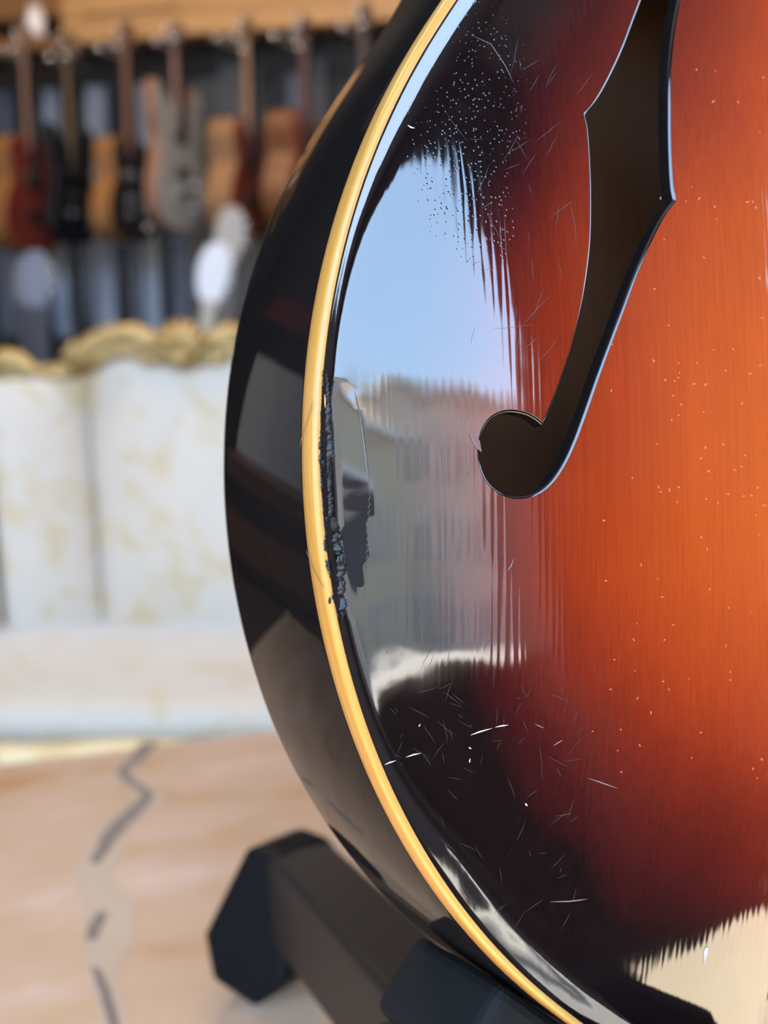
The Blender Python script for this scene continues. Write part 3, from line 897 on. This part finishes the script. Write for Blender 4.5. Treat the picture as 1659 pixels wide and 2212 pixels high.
# ---------------------------------------------------------------- chipped rim
Lp = [(698, 800), (694, 868), (690, 923), (689, 984), (692, 1035), (696, 1085), (699.6, 1150), (701, 1212), (710, 1241), (715, 1284), (727, 1324), (737, 1341)]
Rp = [(703, 800), (711, 830), (715, 868), (716, 923), (725, 977), (719, 1020), (720.5, 1067), (723, 1114), (743, 1150), (737, 1169), (750, 1208), (746, 1248), (748, 1281), (749, 1324), (739, 1341)]
ys = np.linspace(800, 1341, 190)
lx = np.interp(ys, [p[1] for p in Lp], [p[0] for p in Lp]) + rng.normal(0, 1.1, len(ys)) - 1.5
rx = np.interp(ys, [p[1] for p in Rp], [p[0] for p in Rp]) + rng.normal(0, 1.3, len(ys)) + 1.5
NX = 11
V = []; Fc = []
lump = rng.normal(0, 1, (len(ys), NX))
def blur2(a, n):
    for _ in range(n):
        a = (a + np.roll(a, 1, 0) + np.roll(a, -1, 0)) / 3
        b2 = a.copy(); b2[:, 1:-1] = (a[:, 1:-1] + a[:, 2:] + a[:, :-2]) / 3; a = b2
    return a / a.std()
lump = .6 * blur2(lump, 3) + .5 * blur2(rng.normal(0, 1, lump.shape), 9) + .25 * rng.normal(0, 1, lump.shape)
uvs = []
for j, y in enumerate(ys):
    for i in range(NX):
        uvs.append(rim_uv(lx[j] + (rx[j] - lx[j]) * i / (NX - 1), y, 0.0))
uvs = np.array(uvs)
hh = height(uvs)
for j in range(len(ys)):
    for i in range(NX):
        t = i / (NX - 1)
        k = j * NX + i
        valley = -.0005 * math.exp(-((t - .42) / .2) ** 2)
        ridge = .00010 * math.exp(-((t - .85) / .14) ** 2) * (1 + .8 * math.sin(j * .23)) + .0002 * math.exp(-((t - .1) / .1) ** 2)
        edge = 0 if 0 < i < NX - 1 else -.00035
        low = 1 if j < 120 else 1.5
        V.append((uvs[k, 0], uvs[k, 1], hh[k] + .00022 + valley + ridge + edge + .00016 * low * lump[j, i]))
    if j:
        for i in range(NX - 1):
            a = (j - 1) * NX + i; Fc.append((a, a + 1, a + NX + 1, a + NX))
tag(mesh_obj('chipped_rim', local_arr(V), [f[::-1] for f in Fc], M_black_chip, guitar, smooth=True), 'ragged black chipped lacquer along the rim')
# lifted blobs of lacquer
for (px, py, r, sv) in ((741, 1208, 7.5, 2.2), (737, 1160, 6, 1.8), (744, 1262, 5, 2.2), (740, 1326, 5.5, 1.3), (722, 985, 5, 2.0), (706, 1120, 4.5, 1.6), (713, 1296, 4, 2.6), (698, 1000, 4, 2.4), (712, 1230, 4, 2.0)):
    u, v = rim_uv(px, py); w = float(height([(u, v)])[0])
    s_ = r * .00011
    ball('lacquer_blob', loc(u, v, w + s_ * .3), s_, M_black_chip, guitar, (1, .8, sv), 12)
def strip(name, path_px, width_px, m, lift=.00006, taper=True):
    """thin sliver lying on the varnish, along photographed points"""
    P = np.array([surf_uv(*p) for p in path_px]); n = len(P)
    if n < 2: return
    t = np.gradient(P, axis=0); t /= np.linalg.norm(t, axis=1)[:, None] + 1e-12
    nn_ = np.stack([-t[:, 1], t[:, 0]], 1)
    k = np.linspace(0, 1, n)
    hw = width_px * .00011 / 2 * (np.clip(np.sin(math.pi * (k * .94 + .03)), .15, 1) if taper else np.ones(n))
    A = P + nn_ * hw[:, None]; B = P - nn_ * hw[:, None]
    ha, hb = height(A) + lift, height(B) + lift
    V = np.vstack([np.column_stack([A, ha]), np.column_stack([B, hb])])
    F_ = [(i, i + 1, n + i + 1, n + i) for i in range(n - 1)]
    return mesh_obj(name, local_arr(V), F_, m, guitar)
def poly_px(path, k=6):
    out = []
    for a, b_ in zip(path, path[1:]):
        for i in range(k): out.append((a[0] + (b_[0] - a[0]) * i / k, a[1] + (b_[1] - a[1]) * i / k))
    return out + [path[-1]]
strip('bare_wood_sliver', poly_px([(699, 852), (700, 866), (700, 882)], 2), 4, M_wood_raw, .0006)
strip('lacquer_crack', poly_px([(766, 846), (772, 872), (780, 905), (784, 940), (790, 985), (796, 1030), (798, 1062)]), 4, M_black_chip, .00008)
strip('lacquer_crack_lip', poly_px([(771, 866), (778, 900), (783, 940), (789, 985), (795, 1030), (799, 1066)]), 1.6, M_soft, .00010)
zz = []
for k, y in enumerate(np.arange(1068, 1300, 7)):
    zz.append((np.interp(y, [1068, 1150, 1300], [797, 794, 787]) + (3.0 if k % 2 else -2.0), y))
strip('jagged_crease', zz, 2.2, M_black, .00006, False)
# chip beside the round end of the f hole
ch = np.array([surf_uv(*p) for p in ((1013, 937), (1022, 938), (1036, 952), (1040, 976), (1027, 967))])
cw = height(ch) + .00012
M_chip = mat('dark_red_chip', (0.06, 0.012, 0.008), .4)
mesh_obj('lacquer_chip', local_arr(np.column_stack([ch, cw])), [tuple(range(5))[::-1]], M_chip, guitar)
strip('lacquer_chip_lip', poly_px([(1012, 935), (1020, 952), (1030, 968), (1040, 977)]), 2.2, M_soft, .0002)

# scratches, one sliver each
for path, wd in (([(830, 1652), (842, 1647), (855, 1643)], 3.2), ([(876, 1636), (893, 1630), (909, 1627)], 3.2),
                 ([(1016, 1588), (1035, 1581), (1063, 1573)], 3.4), ([(1069, 1571), (1083, 1568), (1098, 1566)], 3.2),
                 ([(1012, 1614), (1018, 1618)], 3), ([(1015, 1638), (1014, 1648)], 3), ([(904, 1570), (908, 1564)], 3),
                 ([(1270, 1681), (1300, 1691), (1334, 1703)], 2.2), ([(1195, 1611), (1206, 1604), (1216, 1598)], 2.4),
                 ([(1188, 1948), (1230, 1947), (1270, 1942)], 2.6), ([(1155, 1564), (1175, 1573)], 2),
                 ([(1110, 1205), (1104, 1222), (1096, 1234)], 2.2), ([(1134, 1735), (1139, 1741)], 4),
                 ([(880, 270), (887, 275), (896, 277)], 4.0), ([(1015, 75), (1060, 95), (1090, 140), (1110, 180)], 1.6)):
    strip('scratch', poly_px(path, 5), wd, M_scratch if wd > 2.9 else M_soft)
strip('varnish_dent', poly_px([(1520, 2062), (1526, 2046), (1520, 2082)], 4), 10, M_scratch, .00012)

def scatter(name, n, region, lmin, lmax, wd, m, bend=.25, ang=None):
    V, Fc = [], []
    for _ in range(n):
        x0 = rng.uniform(region[0], region[2]); y0 = rng.uniform(region[1], region[3])
        ln = rng.uniform(lmin, lmax); a = rng.uniform(0, math.pi) if ang is None else rng.normal(*ang)
        pp = []
        for k in range(4):
            aa = a + bend * (k - 1.5) * rng.uniform(-1, 1)
            pp.append((x0, y0)); x0 += math.cos(aa) * ln / 3; y0 -= math.sin(aa) * ln / 3
        P = np.array([rim_uv(*p, w=.006) for p in pp])
        if (not inside(P, ring0).all()) or inside(P, holes_o[0]).any(): continue
        S, _ = rim_dist(P)
        if S.min() < .003: continue
        P = np.array([surf_uv(*p) for p in pp])
        t = np.gradient(P, axis=0); t /= np.linalg.norm(t, axis=1)[:, None] + 1e-12
        nn_ = np.stack([-t[:, 1], t[:, 0]], 1) * (wd * .00011 / 2) * np.array([.2, 1, 1, .2])[:, None]
        A, B = P + nn_, P - nn_
        b0 = len(V)
        V += list(np.column_stack([A, height(A) + .00004])) + list(np.column_stack([B, height(B) + .00004]))
        Fc += [(b0 + i, b0 + i + 1, b0 + 5 + i, b0 + 4 + i) for i in range(3)]
    o = mesh_obj(name, local_arr(np.array(V)), Fc, m, guitar)
    o['kind'] = 'stuff'
    return o
scatter('hairline_scratches', 100, (840, 1480, 1250, 2010), 10, 55, .8, M_hair, .12)
scatter('hairline_scratches', 50, (830, 860, 1080, 1450), 10, 60, 1.0, M_hair, .3, (1.4, .5))
scatter('hairline_scratches', 40, (1000, 150, 1260, 800), 20, 90, .9, M_hair, .12, (1.2, .6))
scatter('tiny_dents', 90, (1280, 150, 1650, 1700), 3, 9, 3.0, M_dust, .8)
scatter('tiny_dents', 22, (1380, 780, 1650, 1100), 3, 10, 3.4, M_dust, .8)

# hair cracks in the binding
def bind_strip(path, wd=2.0):
    V = []
    for (y, fr) in path:
        k = (y - 1100) / 1100; a, b_ = np.polyval(f_out, k), np.polyval(f_in, k)
        V.append(a + (b_ - a) * fr)
    P = []
    for (y, fr), px in zip(path, V):
        w = -.0066 * (1 - fr / .6) if fr < .6 else 0.0003
        u, v = rim_uv(px, y, w)
        P.append((u - .00012, v, w + .00012))
    tube('binding_crack', [loc(*p) for p in P], .00009, M_crack, guitar, 5)
bind_strip([(868, .62), (885, .54), (905, .42), (925, .28), (945, .14), (965, .05)])
bind_strip([(1190, .06), (1215, .2), (1238, .36), (1256, .52), (1268, .66)])

# neck, bridge and tailpiece beyond the frame
neck = box('neck', loc(GC, .56, .012), (.044, .022, .42), M_black, guitar, bevel=.006)
box('fingerboard', loc(GC, .53, .026), (.046, .006, .48), M_ebony, guitar, bevel=.001)
box('headstock', loc(GC, .86, .008), (.085, .016, .19), M_black, guitar, bevel=.004)
box('bridge', loc(GC, .066, .024), (.075, .010, .012), M_ebony, guitar, bevel=.002)
box('tailpiece', loc(GC, -.13, .016), (.07, .006, .09), M_chrome, guitar, bevel=.002)
for k in range(6):
    xo = (k - 2.5) * .0095
    tube('string', [loc(GC + xo, -.09, .020), loc(GC + xo, .066, .034), loc(GC + xo * .75, .77, .032)], .0003, M_chrome, guitar, 5)

# ================================================================== GUITAR STAND
stand = empty('guitar_stand', (0.17, 0.40, TABLE_Z), 0, 'black folding guitar stand with square legs under the archtop', 'guitar stand')
so = Vector((0.17, 0.40, TABLE_Z))
def st(p): return tuple(Vector(p) - so)
foot_b = at_z(585, 2150, TABLE_Z)                       # where the rubber foot meets the stone
def at_d(px, py, d): return CAM + ray(px, py) * d
def beam(name, a, b_, w, h, m, parent, bevel=.004, roll=0.0):
    a, b_ = Vector(a), Vector(b_)
    d = (b_ - a); L = d.length; d.normalize()
    up = Vector((0, 0, 1)) if abs(d.z) < .95 else Vector((0, 1, 0))
    x = d.cross(up).normalized(); z = x.cross(d)
    R = Matrix((x, d, z)).transposed()
    if roll: R = Matrix.Rotation(roll, 3, d) @ R
    return box(name, tuple(((a + b_) / 2)), (w, L, h), m, parent, bevel=bevel, rot=R)
FD = float(np.linalg.norm(foot_b - CAM) / np.linalg.norm(ray(585, 2150)))
f_top = at_d(622, 1812, FD * .985)
leg_a = at_d(650, 1925, FD * .975)
leg_b = at_d(1010, 2330, .43)
lg = beam('leg', st(leg_a), st(leg_b), .040, .052, M_standmetal, stand, .005)
# rubber foot: a flat-sided boot over the leg's end
fl = Vector(foot_b) - so + Vector((0, 0, .008)); ft = Vector(f_top) - so
ax = (ft - fl)
bm = bmesh.new()
prof = [(-.026, .0), (.006, -.004), (.024, .018), (.020, ax.length * .96), (.012, ax.length), (-.004, ax.length), (-.013, ax.length * .95), (-.036, .024)]
vs0 = [bm.verts.new((x_, -.022, z_)) for x_, z_ in prof]
fc = bm.faces.new(vs0)
ex = bmesh.ops.extrude_face_region(bm, geom=[fc])
bmesh.ops.translate(bm, vec=(0, .044, 0), verts=[v for v in ex['geom'] if isinstance(v, bmesh.types.BMVert)])
bmesh.ops.bevel(bm, geom=list(bm.edges), offset=.003, segments=2, profile=.5, affect='EDGES')
zx = ax.normalized(); yx = Vector((0.55, .83, 0)); yx = (yx - zx * yx.dot(zx)).normalized(); xx_ = yx.cross(zx)
bmesh.ops.transform(bm, matrix=Matrix.Translation(fl) @ Matrix((xx_, yx, zx)).transposed().to_4x4(), verts=bm.verts)
bm_obj('rubber_foot', bm, M_rubber, stand)
# mirrored leg on the far side
leg_c = Vector(leg_b) + Vector((.36, .12, .0)); foot_c = Vector((.60, .62, TABLE_Z + .03))
beam('leg', st(leg_b), st(leg_c), .036, .046, M_standmetal, stand, .005)
beam('leg', st(leg_c), st(foot_c), .036, .046, M_standmetal, stand, .005)
box('rubber_foot', st(foot_c), (.05, .05, .058), M_rubber, stand, bevel=.006)
# cradle arms with foam pads below the lower bout
def gw(u, v, w):
    return Vector(GP0) + Vector(gu) * u + Vector(gv) * v + Vector(gn) * w
def rim_at(u0):
    k = int(np.argmin((outl[:, 0] - u0) ** 2 * 4 + (outl[:, 1] + .16) ** 2))
    return outl[k], -inw[k], tan_[k]
def cradle(u_pad, u_lip):
    (pu, pv), (nu, nv), (tu, tv_) = rim_at(u_pad)
    tw = Vector(gu) * tu + Vector(gv) * tv_
    Rm = Matrix((tw, Vector(gn), tw.cross(Vector(gn)))).transposed()
    box('foam_pad', st(gw(pu + nu * .0135, pv + nv * .0135, -.043)), (.030, .050, .026), M_foam, stand, bevel=.004, rot=Rm)
    beam('cradle_arm', st(gw(pu + nu * .036, pv + nv * .036, .012)), st(gw(pu + nu * .036, pv + nv * .036, -.075)), .024, .018, M_standmetal, stand, .003)
    beam('cradle_post', st(gw(pu + nu * .045, pv + nv * .045, -.066)), st(gw(pu + .03, -.213, -.115)), .022, .022, M_standmetal, stand, .003)
    (pu, pv), (nu, nv), (tu, tv_) = rim_at(u_lip)
    tw = Vector(gu) * tu + Vector(gv) * tv_
    Rm = Matrix((tw, Vector(gn), tw.cross(Vector(gn)))).transposed()
    box('cradle_lip', st(gw(pu + nu * .002, pv + nv * .002, .016)), (.060, .009, .030), M_foam, stand, bevel=.003, rot=Rm)
cradle(.074, .108); cradle(2 * GC - .074, 2 * GC - .108)
beam('crossbar', st(gw(.08, -.213, -.115)), st(gw(2 * GC - .08, -.213, -.115)), .03, .03, M_standmetal, stand, .004)
beam('upright', st(gw(GC, -.213, -.115)), st(gw(GC, .20, -.085)), .03, .03, M_standmetal, stand, .004)

# ================================================================== WALL OF GUITARS
M_beam = mat('tan_pine_beam', (0.42, 0.24, 0.10), 0.6, noise=(3, (0.30, 0.16, 0.065), 4, .35, .7, (.6, 4, 8)))
M_beam_d = mat('brown_beam', (0.16, 0.075, 0.025), 0.6)
M_white = mat('white_enamel', (0.72, 0.72, 0.74), .35)
b_l, bz_l = on_wall(134, 96, .17)
b_r = on_wall(1000, 60, .17)[0]
rail_o = empty('hanger_rail', (WP3[0], WP3[1], 0), wyaw, 'tan timber hanger rail above the wall of guitars', 'rail')
box('plank', ((b_l + b_r) / 2, -.10, bz_l + .045), (b_r - b_l, .14, .09), M_beam, rail_o, bevel=.004)
box('plank', ((b_l + b_r) / 2, -.095, bz_l + .155), (b_r - b_l, .14, .12), M_beam, rail_o, bevel=.004)
ga, gz = on_wall(180, 34, .175); gb, gz2 = on_wall(385, 10, .175)
box('groove', ((ga + gb) / 2, -.171, bz_l + .098), (gb - ga, .006, .018), M_beam_d, rail_o)
shelf = empty('bracket_shelf', (WP3[0], WP3[1], 0), wyaw, 'dark brown wooden shelf block at the top left corner', 'shelf')
sl_a = on_wall(-200, 60, .2)[0]; sl_b = on_wall(112, 60, .2)[0]
zlo = on_wall(60, 108, .2)[1]
box('board', ((sl_a + sl_b) / 2, -.12, zlo + .02), (sl_b - sl_a, .18, .05), M_beam_d, shelf, bevel=.004)
box('board', ((sl_a + sl_b) / 2, -.05, zlo + .22), (sl_b - sl_a, .05, .14), M_beam_d, shelf, bevel=.004)
box('bracket', ((sl_a + sl_b) / 2 - .05, -.05, zlo + .09), (.03, .05, .10), M_beam_d, shelf, bevel=.003)
xs, zs = on_wall(66, 26, .2)
jar = empty('white_jar', tuple(WP3 + WT3 * xs + WN3 * .17 + np.array([0, 0, zlo + .045])), 0, 'small white jar on the shelf at the top left', 'jar')
tube('body', [(0, 0, 0), (0, 0, .02), (0, 0, .08), (0, 0, .10)], [.03, .036, .036, .024], M_white, jar, 16)
tube('lid', [(0, 0, .10), (0, 0, .118)], .027, M_white, jar, 16)

BODY = {
    'dread': [(0, 0), (.10, .005), (.165, .05), (.19, .13), (.165, .21), (.128, .265), (.135, .32), (.145, .38), (.115, .43), (.05, .445), (0, .447)],
    'strat': [(0, 0), (.09, .006), (.150, .05), (.160, .12), (.130, .20), (.122, .25), (.145, .31), (.150, .37), (.128, .395), (.085, .35), (.04, .335), (0, .335)],
    'single': [(0, 0), (.09, .004), (.150, .045), (.165, .12), (.140, .19), (.112, .235), (.122, .29), (.125, .34), (.09, .378), (.04, .385), (0, .385)],
}
def hung_guitar(px, py_top, py_body, py_bot, style, yaw, c_face, c_side, c_neck, thick, label, chrome=0, group='guitars on the wall', mass=1.0):
    """hangs on the back wall: head at py_top, shoulders at py_body, tail at py_bot"""
    off = .30
    x_, z1 = on_wall(px, py_top, off)
    _, zb = on_wall(px, py_body, off); _, z0 = on_wall(px, py_bot, off)
    base = WP3 + WT3 * x_ + WN3 * off + np.array([0, 0, z0])
    o = empty('hanging_guitar', tuple(base), wyaw + yaw, label, 'guitar', group)
    prof = BODY[style]; H0 = prof[-1][1]
    k = (zb - z0) / H0
    k2 = max(.85, min(1.25, k)) * mass
    poly = [(px_ * k2, pz * k) for px_, pz in prof]
    poly = poly + [(-a, b) for a, b in poly[-2:0:-1]]
    cl = np.array(poly); cl = resample(catmull(cl, 6), 60)
    mf = mat('hung_face', c_face, .22); ms = mat('hung_side', c_side, .3); mn = mat('hung_neck', c_neck, .4)
    prism('body', cl, -thick / 2, thick / 2, ms, o, bevel=.004)
    sub = cl.copy(); cxy = sub.mean(0); sub = cxy + (sub - cxy) * .975
    fo = prism('top', sub, -thick / 2 - .004, -thick / 2 + .001, mf, o)
    hN = z1 - z0
    neck_l = hN - (zb - z0)
    box('neck', (0, -thick / 2 - .004, (zb - z0) + neck_l * .40 - .03), (.046, .026, neck_l * .80 + .06), mn, o, bevel=.004)
    box('fingerboard', (0, -thick / 2 - .019, (zb - z0) + neck_l * .40 - .06), (.048, .006, neck_l * .80 + .12), M_ebony, o)
    prism('headstock', [(-.026, hN - neck_l * .22), (.026, hN - neck_l * .22), (.042, hN - neck_l * .06), (.034, hN), (-.034, hN), (-.042, hN - neck_l * .06)], -thick / 2 - .010, -thick / 2 + .006, mn, o)
    for q in range(3):
        for s_ in (-1, 1):
            ball('tuner', (s_ * .050, -thick / 2, hN - neck_l * (.06 + .05 * q)), .010, M_chrome, o, (1.3, .7, 1), 8)
    if style == 'dread':
        tube('sound_hole', [(0, -thick / 2 - .0045, .285 * k), (0, -thick / 2 - .006, .285 * k)], .05, M_ebony, o, 20)
        box('bridge', (0, -thick / 2 - .009, .14 * k), (.15, .012, .026), M_ebony, o, bevel=.003)
    else:
        for q in (.16, .25):
            box('pickup', (0, -thick / 2 - .009, q * k), (.075, .014, .034), M_ebony if chrome != 2 else M_chrome, o, bevel=.004)
        box('bridge', (0, -thick / 2 - .010, .105 * k), (.085, .016, .02), M_chrome, o, bevel=.003)
        for q in range(3):
            ball('knob', (.085 + .03 * (q % 2), -thick / 2 - .012, (.06 + .035 * q) * k), .015, M_chrome, o, (1, .8, 1), 10)
    # hanger: stem and yoke on the rail
    h = empty('wall_hanger', tuple(WP3 + WT3 * x_ + WN3 * off + np.array([0, 0, z0 + hN - neck_l * .24])), wyaw + yaw * .0, 'chrome yoke hanger holding the ' + label.split(' with')[0].split(' hung')[0].replace('guitar', 'guitar neck'), 'hanger', 'guitar hangers')
    tube('stem', [(0, .135, 0), (0, .07 + thick * .3, 0)], .008, M_chrome, h, 8)
    tube('yoke', [(-.036, -.012 - thick / 2, .0), (-.036, .03, -.004), (0, .07 + thick * .3, -.006), (.036, .03, -.004), (.036, -.012 - thick / 2, .0)], .007, M_chrome, h, 8)
    ball('end_cap', (-.036, -.020 - thick / 2, 0), .013, M_chrome, h, seg=10)
    ball('end_cap', (.036, -.020 - thick / 2, 0), .013, M_chrome, h, seg=10)
    return o
R_ = math.radians
hung_guitar(28, 60, 296, 545, 'dread', R_(88), (0.12, 0.018, 0.012), (0.19, 0.085, 0.025), (0.22, 0.13, 0.09), .10, 'red topped guitar with orange sides at the far left of the wall')
hung_guitar(136, 70, 312, 530, 'strat', R_(80), (0.006, 0.006, 0.008), (0.006, 0.006, 0.008), (0.16, 0.11, 0.06), .045, 'black guitar with chrome knobs second from the left', 1, mass=.7)
hung_guitar(250, 50, 300, 524, 'single', R_(88), (0.02, 0.012, 0.010), (0.21, 0.095, 0.03), (0.17, 0.085, 0.05), .085, 'amber sided dark guitar with chrome pickups third from the left', 2)
hung_guitar(366, 50, 232, 500, 'strat', R_(86), (0.34, 0.32, 0.29), (0.20, 0.10, 0.06), (0.20, 0.12, 0.10), .05, 'cream white guitar with brown edge fourth from the left', 0, mass=.85)
hung_guitar(505, 38, 258, 515, 'dread', R_(90), (0.17, 0.028, 0.010), (0.20, 0.105, 0.048), (0.22, 0.12, 0.06), .10, 'orange red guitar with pale brown neck fifth from the left')
hung_guitar(628, 36, 240, 500, 'dread', R_(90), (0.25, 0.05, 0.014), (0.12, 0.045, 0.015), (0.09, 0.03, 0.025), .10, 'rusty orange guitar partly hidden behind the archtop rim')
hung_guitar(770, 10, 235, 490, 'single', R_(84), (0.08, 0.03, 0.02), (0.10, 0.04, 0.03), (0.08, 0.05, 0.05), .06, 'dark brown guitar behind the top of the archtop rim')
# lower row: heads and necks rising behind the sofa
def lean_guitar(px, py_top, tilt, c_head, c_body, label, off=.55):
    x_, z1 = on_wall(px, py_top, off)
    base = WP3 + WT3 * x_ + WN3 * off
    L = z1 / math.cos(tilt)
    o = empty('standing_guitar', tuple(base), wyaw, label, 'guitar', 'guitars standing behind the sofa')
    Rm = Matrix.Rotation(tilt, 3, 'Y')
    mh = mat('head_paint', c_head, .35); mb = mat('body_paint', c_body, .3)
    def place(ob): 
        ob.data.transform(Rm.to_4x4()); return ob
    prof = BODY['single']; poly = [(a, b) for a, b in prof] + [(-a, b) for a, b in prof[-2:0:-1]]
    cl = resample(catmull(np.array(poly), 6), 50)
    place(prism('body', cl + np.array([0, .02]), -.025, .025, mb, o, bevel=.004))
    place(box('neck', (0, -.03, (.38 + L - .17) / 2), (.046, .022, L - .17 - .38), mb, o, bevel=.004))
    hd = np.array([(-.025, L - .18), (.025, L - .18), (.050, L - .13), (.055, L - .05), (.030, L), (-.020, L - .004), (-.050, L - .06), (-.050, L - .13)])
    place(prism('headstock', resample(catmull(hd, 5), 36), -.04, -.022, mh, o, bevel=.003))
    for q in range(3):
        place(ball('tuner', (.062, -.03, L - .05 - .035 * q), .009, M_chrome, o, seg=8))
lean_guitar(340, 530, R_(9), (0.62, 0.63, 0.66), (0.40, 0.36, 0.30), 'white headed guitar standing behind the sofa below the cream one', 1.0)
lean_guitar(446, 452, R_(4), (0.34, 0.33, 0.31), (0.14, 0.13, 0.13), 'grey headed slim guitar standing between the cream and the red one')
lean_guitar(112, 545, R_(-2), (0.16, 0.18, 0.23), (0.05, 0.055, 0.07), 'slate headed guitar standing behind the dip of the gilded crest', 1.0)
lean_guitar(30, 555, R_(3), (0.13, 0.14, 0.18), (0.05, 0.055, 0.07), 'dark slate headed guitar at the left edge behind the sofa')

# ================================================================== LEFT SIDE (unseen, added for the reflections in the black rim)
M_walnut = mat('walnut', (0.16, 0.065, 0.026), 0.5)
sb = empty('sideboard', (-2.75, 2.4, 0), 0, 'added walnut sideboard, unseen, for the brown bands mirrored in the guitar side', 'sideboard')  # unseen, invented to give the brown bands mirrored in the side
box('body', (0, 0, .44), (.48, 2.4, .74), M_ebony, sb, bevel=.006)
box('worktop', (0, 0, .83), (.56, 2.5, .04), M_walnut, sb, bevel=.006)
for k in range(4):
    d_ = box('drawer', (.252, -.90 + .60 * k, .755), (.018, .58, .10), M_walnut, sb, bevel=.003)
    ball('knob', (.268, -.90 + .60 * k, .755), .012, M_chrome, d_)
    d_ = box('door', (.252, -.90 + .60 * k, .33), (.018, .58, .30), M_walnut, sb, bevel=.004)
    ball('knob', (.268, -.70 + .60 * k, .40), .012, M_chrome, d_)
for s1 in (-1, 1):
    for s2 in (-1, 1):
        box('leg', (s1 * .2, s2 * 1.1, .035), (.05, .05, .07), M_walnut, sb)
M_greyp = mat('pale_reflector_panel', (0.74, 0.80, 0.86), .7)
pn = empty('stand_in_panel', (-2.95, 2.6, .852), 0, 'added pale panel above the sideboard, standing in for a bright band mirrored in the guitar side', 'panel')  # added pale reflector, stands in for an unknown bright thing
box('panel', (0, 0, .40), (.03, 2.4, .80), M_greyp, pn, bevel=.004)
box('panel_frame', (.005, 0, .815), (.045, 2.42, .03), M_ebony, pn, bevel=.004)
M_oxblood = mat('oxblood_wood', (0.16, 0.022, 0.012), .5)
rs = empty('added_red_shelf', (-3.08, 3.3, 1.95), 0, 'added dark red shelf, unseen, for the red streak mirrored in the guitar side', 'shelf')  # unseen, put in for a dark red streak in the reflection
box('shelf_board', (0, 0, .04), (.22, 1.9, .08), M_oxblood, rs, bevel=.004)
box('back_board', (-.09, 0, .18), (.03, 1.9, .20), M_oxblood, rs, bevel=.004)

# ================================================================== RIGHT SIDE (unseen, added for the reflections in the top)
M_whitewood = mat('white_painted_wood', (0.86, 0.85, 0.82), .5)
wc = empty('reflector_chest', (2.12, .27, 0), 0, 'added white chest, unseen, for the bright reflection at the bottom edge of the guitar top', 'chest')  # unseen, added as the white source mirrored in the lower lip
box('body', (0, 0, .50), (.46, 1.1, .92), M_whitewood, wc, bevel=.008)
box('chest_top', (0, 0, .98), (.50, 1.16, .04), M_whitewood, wc, bevel=.006)
for k in range(3):
    d_ = box('drawer', (-.236, 0, .22 + .29 * k), (.018, 1.02, .26), M_whitewood, wc, bevel=.004)
    ball('knob', (-.25, -.28, .22 + .29 * k), .016, M_chrome, d_)
    ball('knob', (-.25, .28, .22 + .29 * k), .016, M_chrome, d_)
for s1 in (-1, 1):
    for s2 in (-1, 1):
        box('leg', (s1 * .19, s2 * .5, .02), (.05, .05, .04), M_whitewood, wc)
dc = empty('added_dark_cabinet', (1.66, -1.27, 0), 0, 'added tall black cabinet, unseen, darkening the varnish beside the street reflection', 'cabinet')  # unseen, added to make the dark patch beside the mirrored street
box('body', (0, 0, .92), (.40, .34, 1.80), M_ebony, dc, bevel=.008)
box('plinth', (0, 0, .01), (.42, .36, .02), M_ebony, dc)
box('door', (0, .178, .92), (.37, .016, 1.70), M_ebony, dc, bevel=.004)
ball('knob', (-.15, .192, .95), .012, M_chrome, dc)

# ================================================================== ADDED CEILING LAMPS (unseen, they warm the room light)
M_glow = bpy.data.materials.new('added_lamp_glow'); M_glow.use_nodes = True
_b = M_glow.node_tree.nodes['Principled BSDF']
_b.inputs['Emission Color'].default_value = (1.0, .72, .42, 1); _b.inputs['Emission Strength'].default_value = 6.0
for k, (lx_, ly_) in enumerate(((-1.9, 2.0), (.3, 2.2), (-1.0, 3.4))):
    lm = empty('added_lamp', (lx_, ly_, ZC), 0, ('added unseen warm ceiling lamp over the left of the room', 'added unseen warm ceiling lamp above the sofa', 'added unseen warm ceiling lamp near the wall of guitars')[k], 'lamp', 'added ceiling lamps')
    tube('mount', [(0, 0, 0), (0, 0, -.06)], .06, M_chrome, lm, 16)
    tube('shade', [(0, 0, -.06), (0, 0, -.10), (0, 0, -.20)], [.08, .20, .22], M_white, lm, 24)
    tube('diffuser', [(0, 0, -.198), (0, 0, -.212)], .205, M_glow, lm, 24)
    ld = bpy.data.lights.new('added_lamp_light', 'SPOT'); ld.energy = 220; ld.color = (1.0, .74, .46); ld.shadow_soft_size = .2
    ld.spot_size = math.radians(150); ld.spot_blend = .6
    lo = bpy.data.objects.new('added_lamp_light', ld); COL.objects.link(lo); lo.parent = lm; lo.location = (0, 0, -.23)
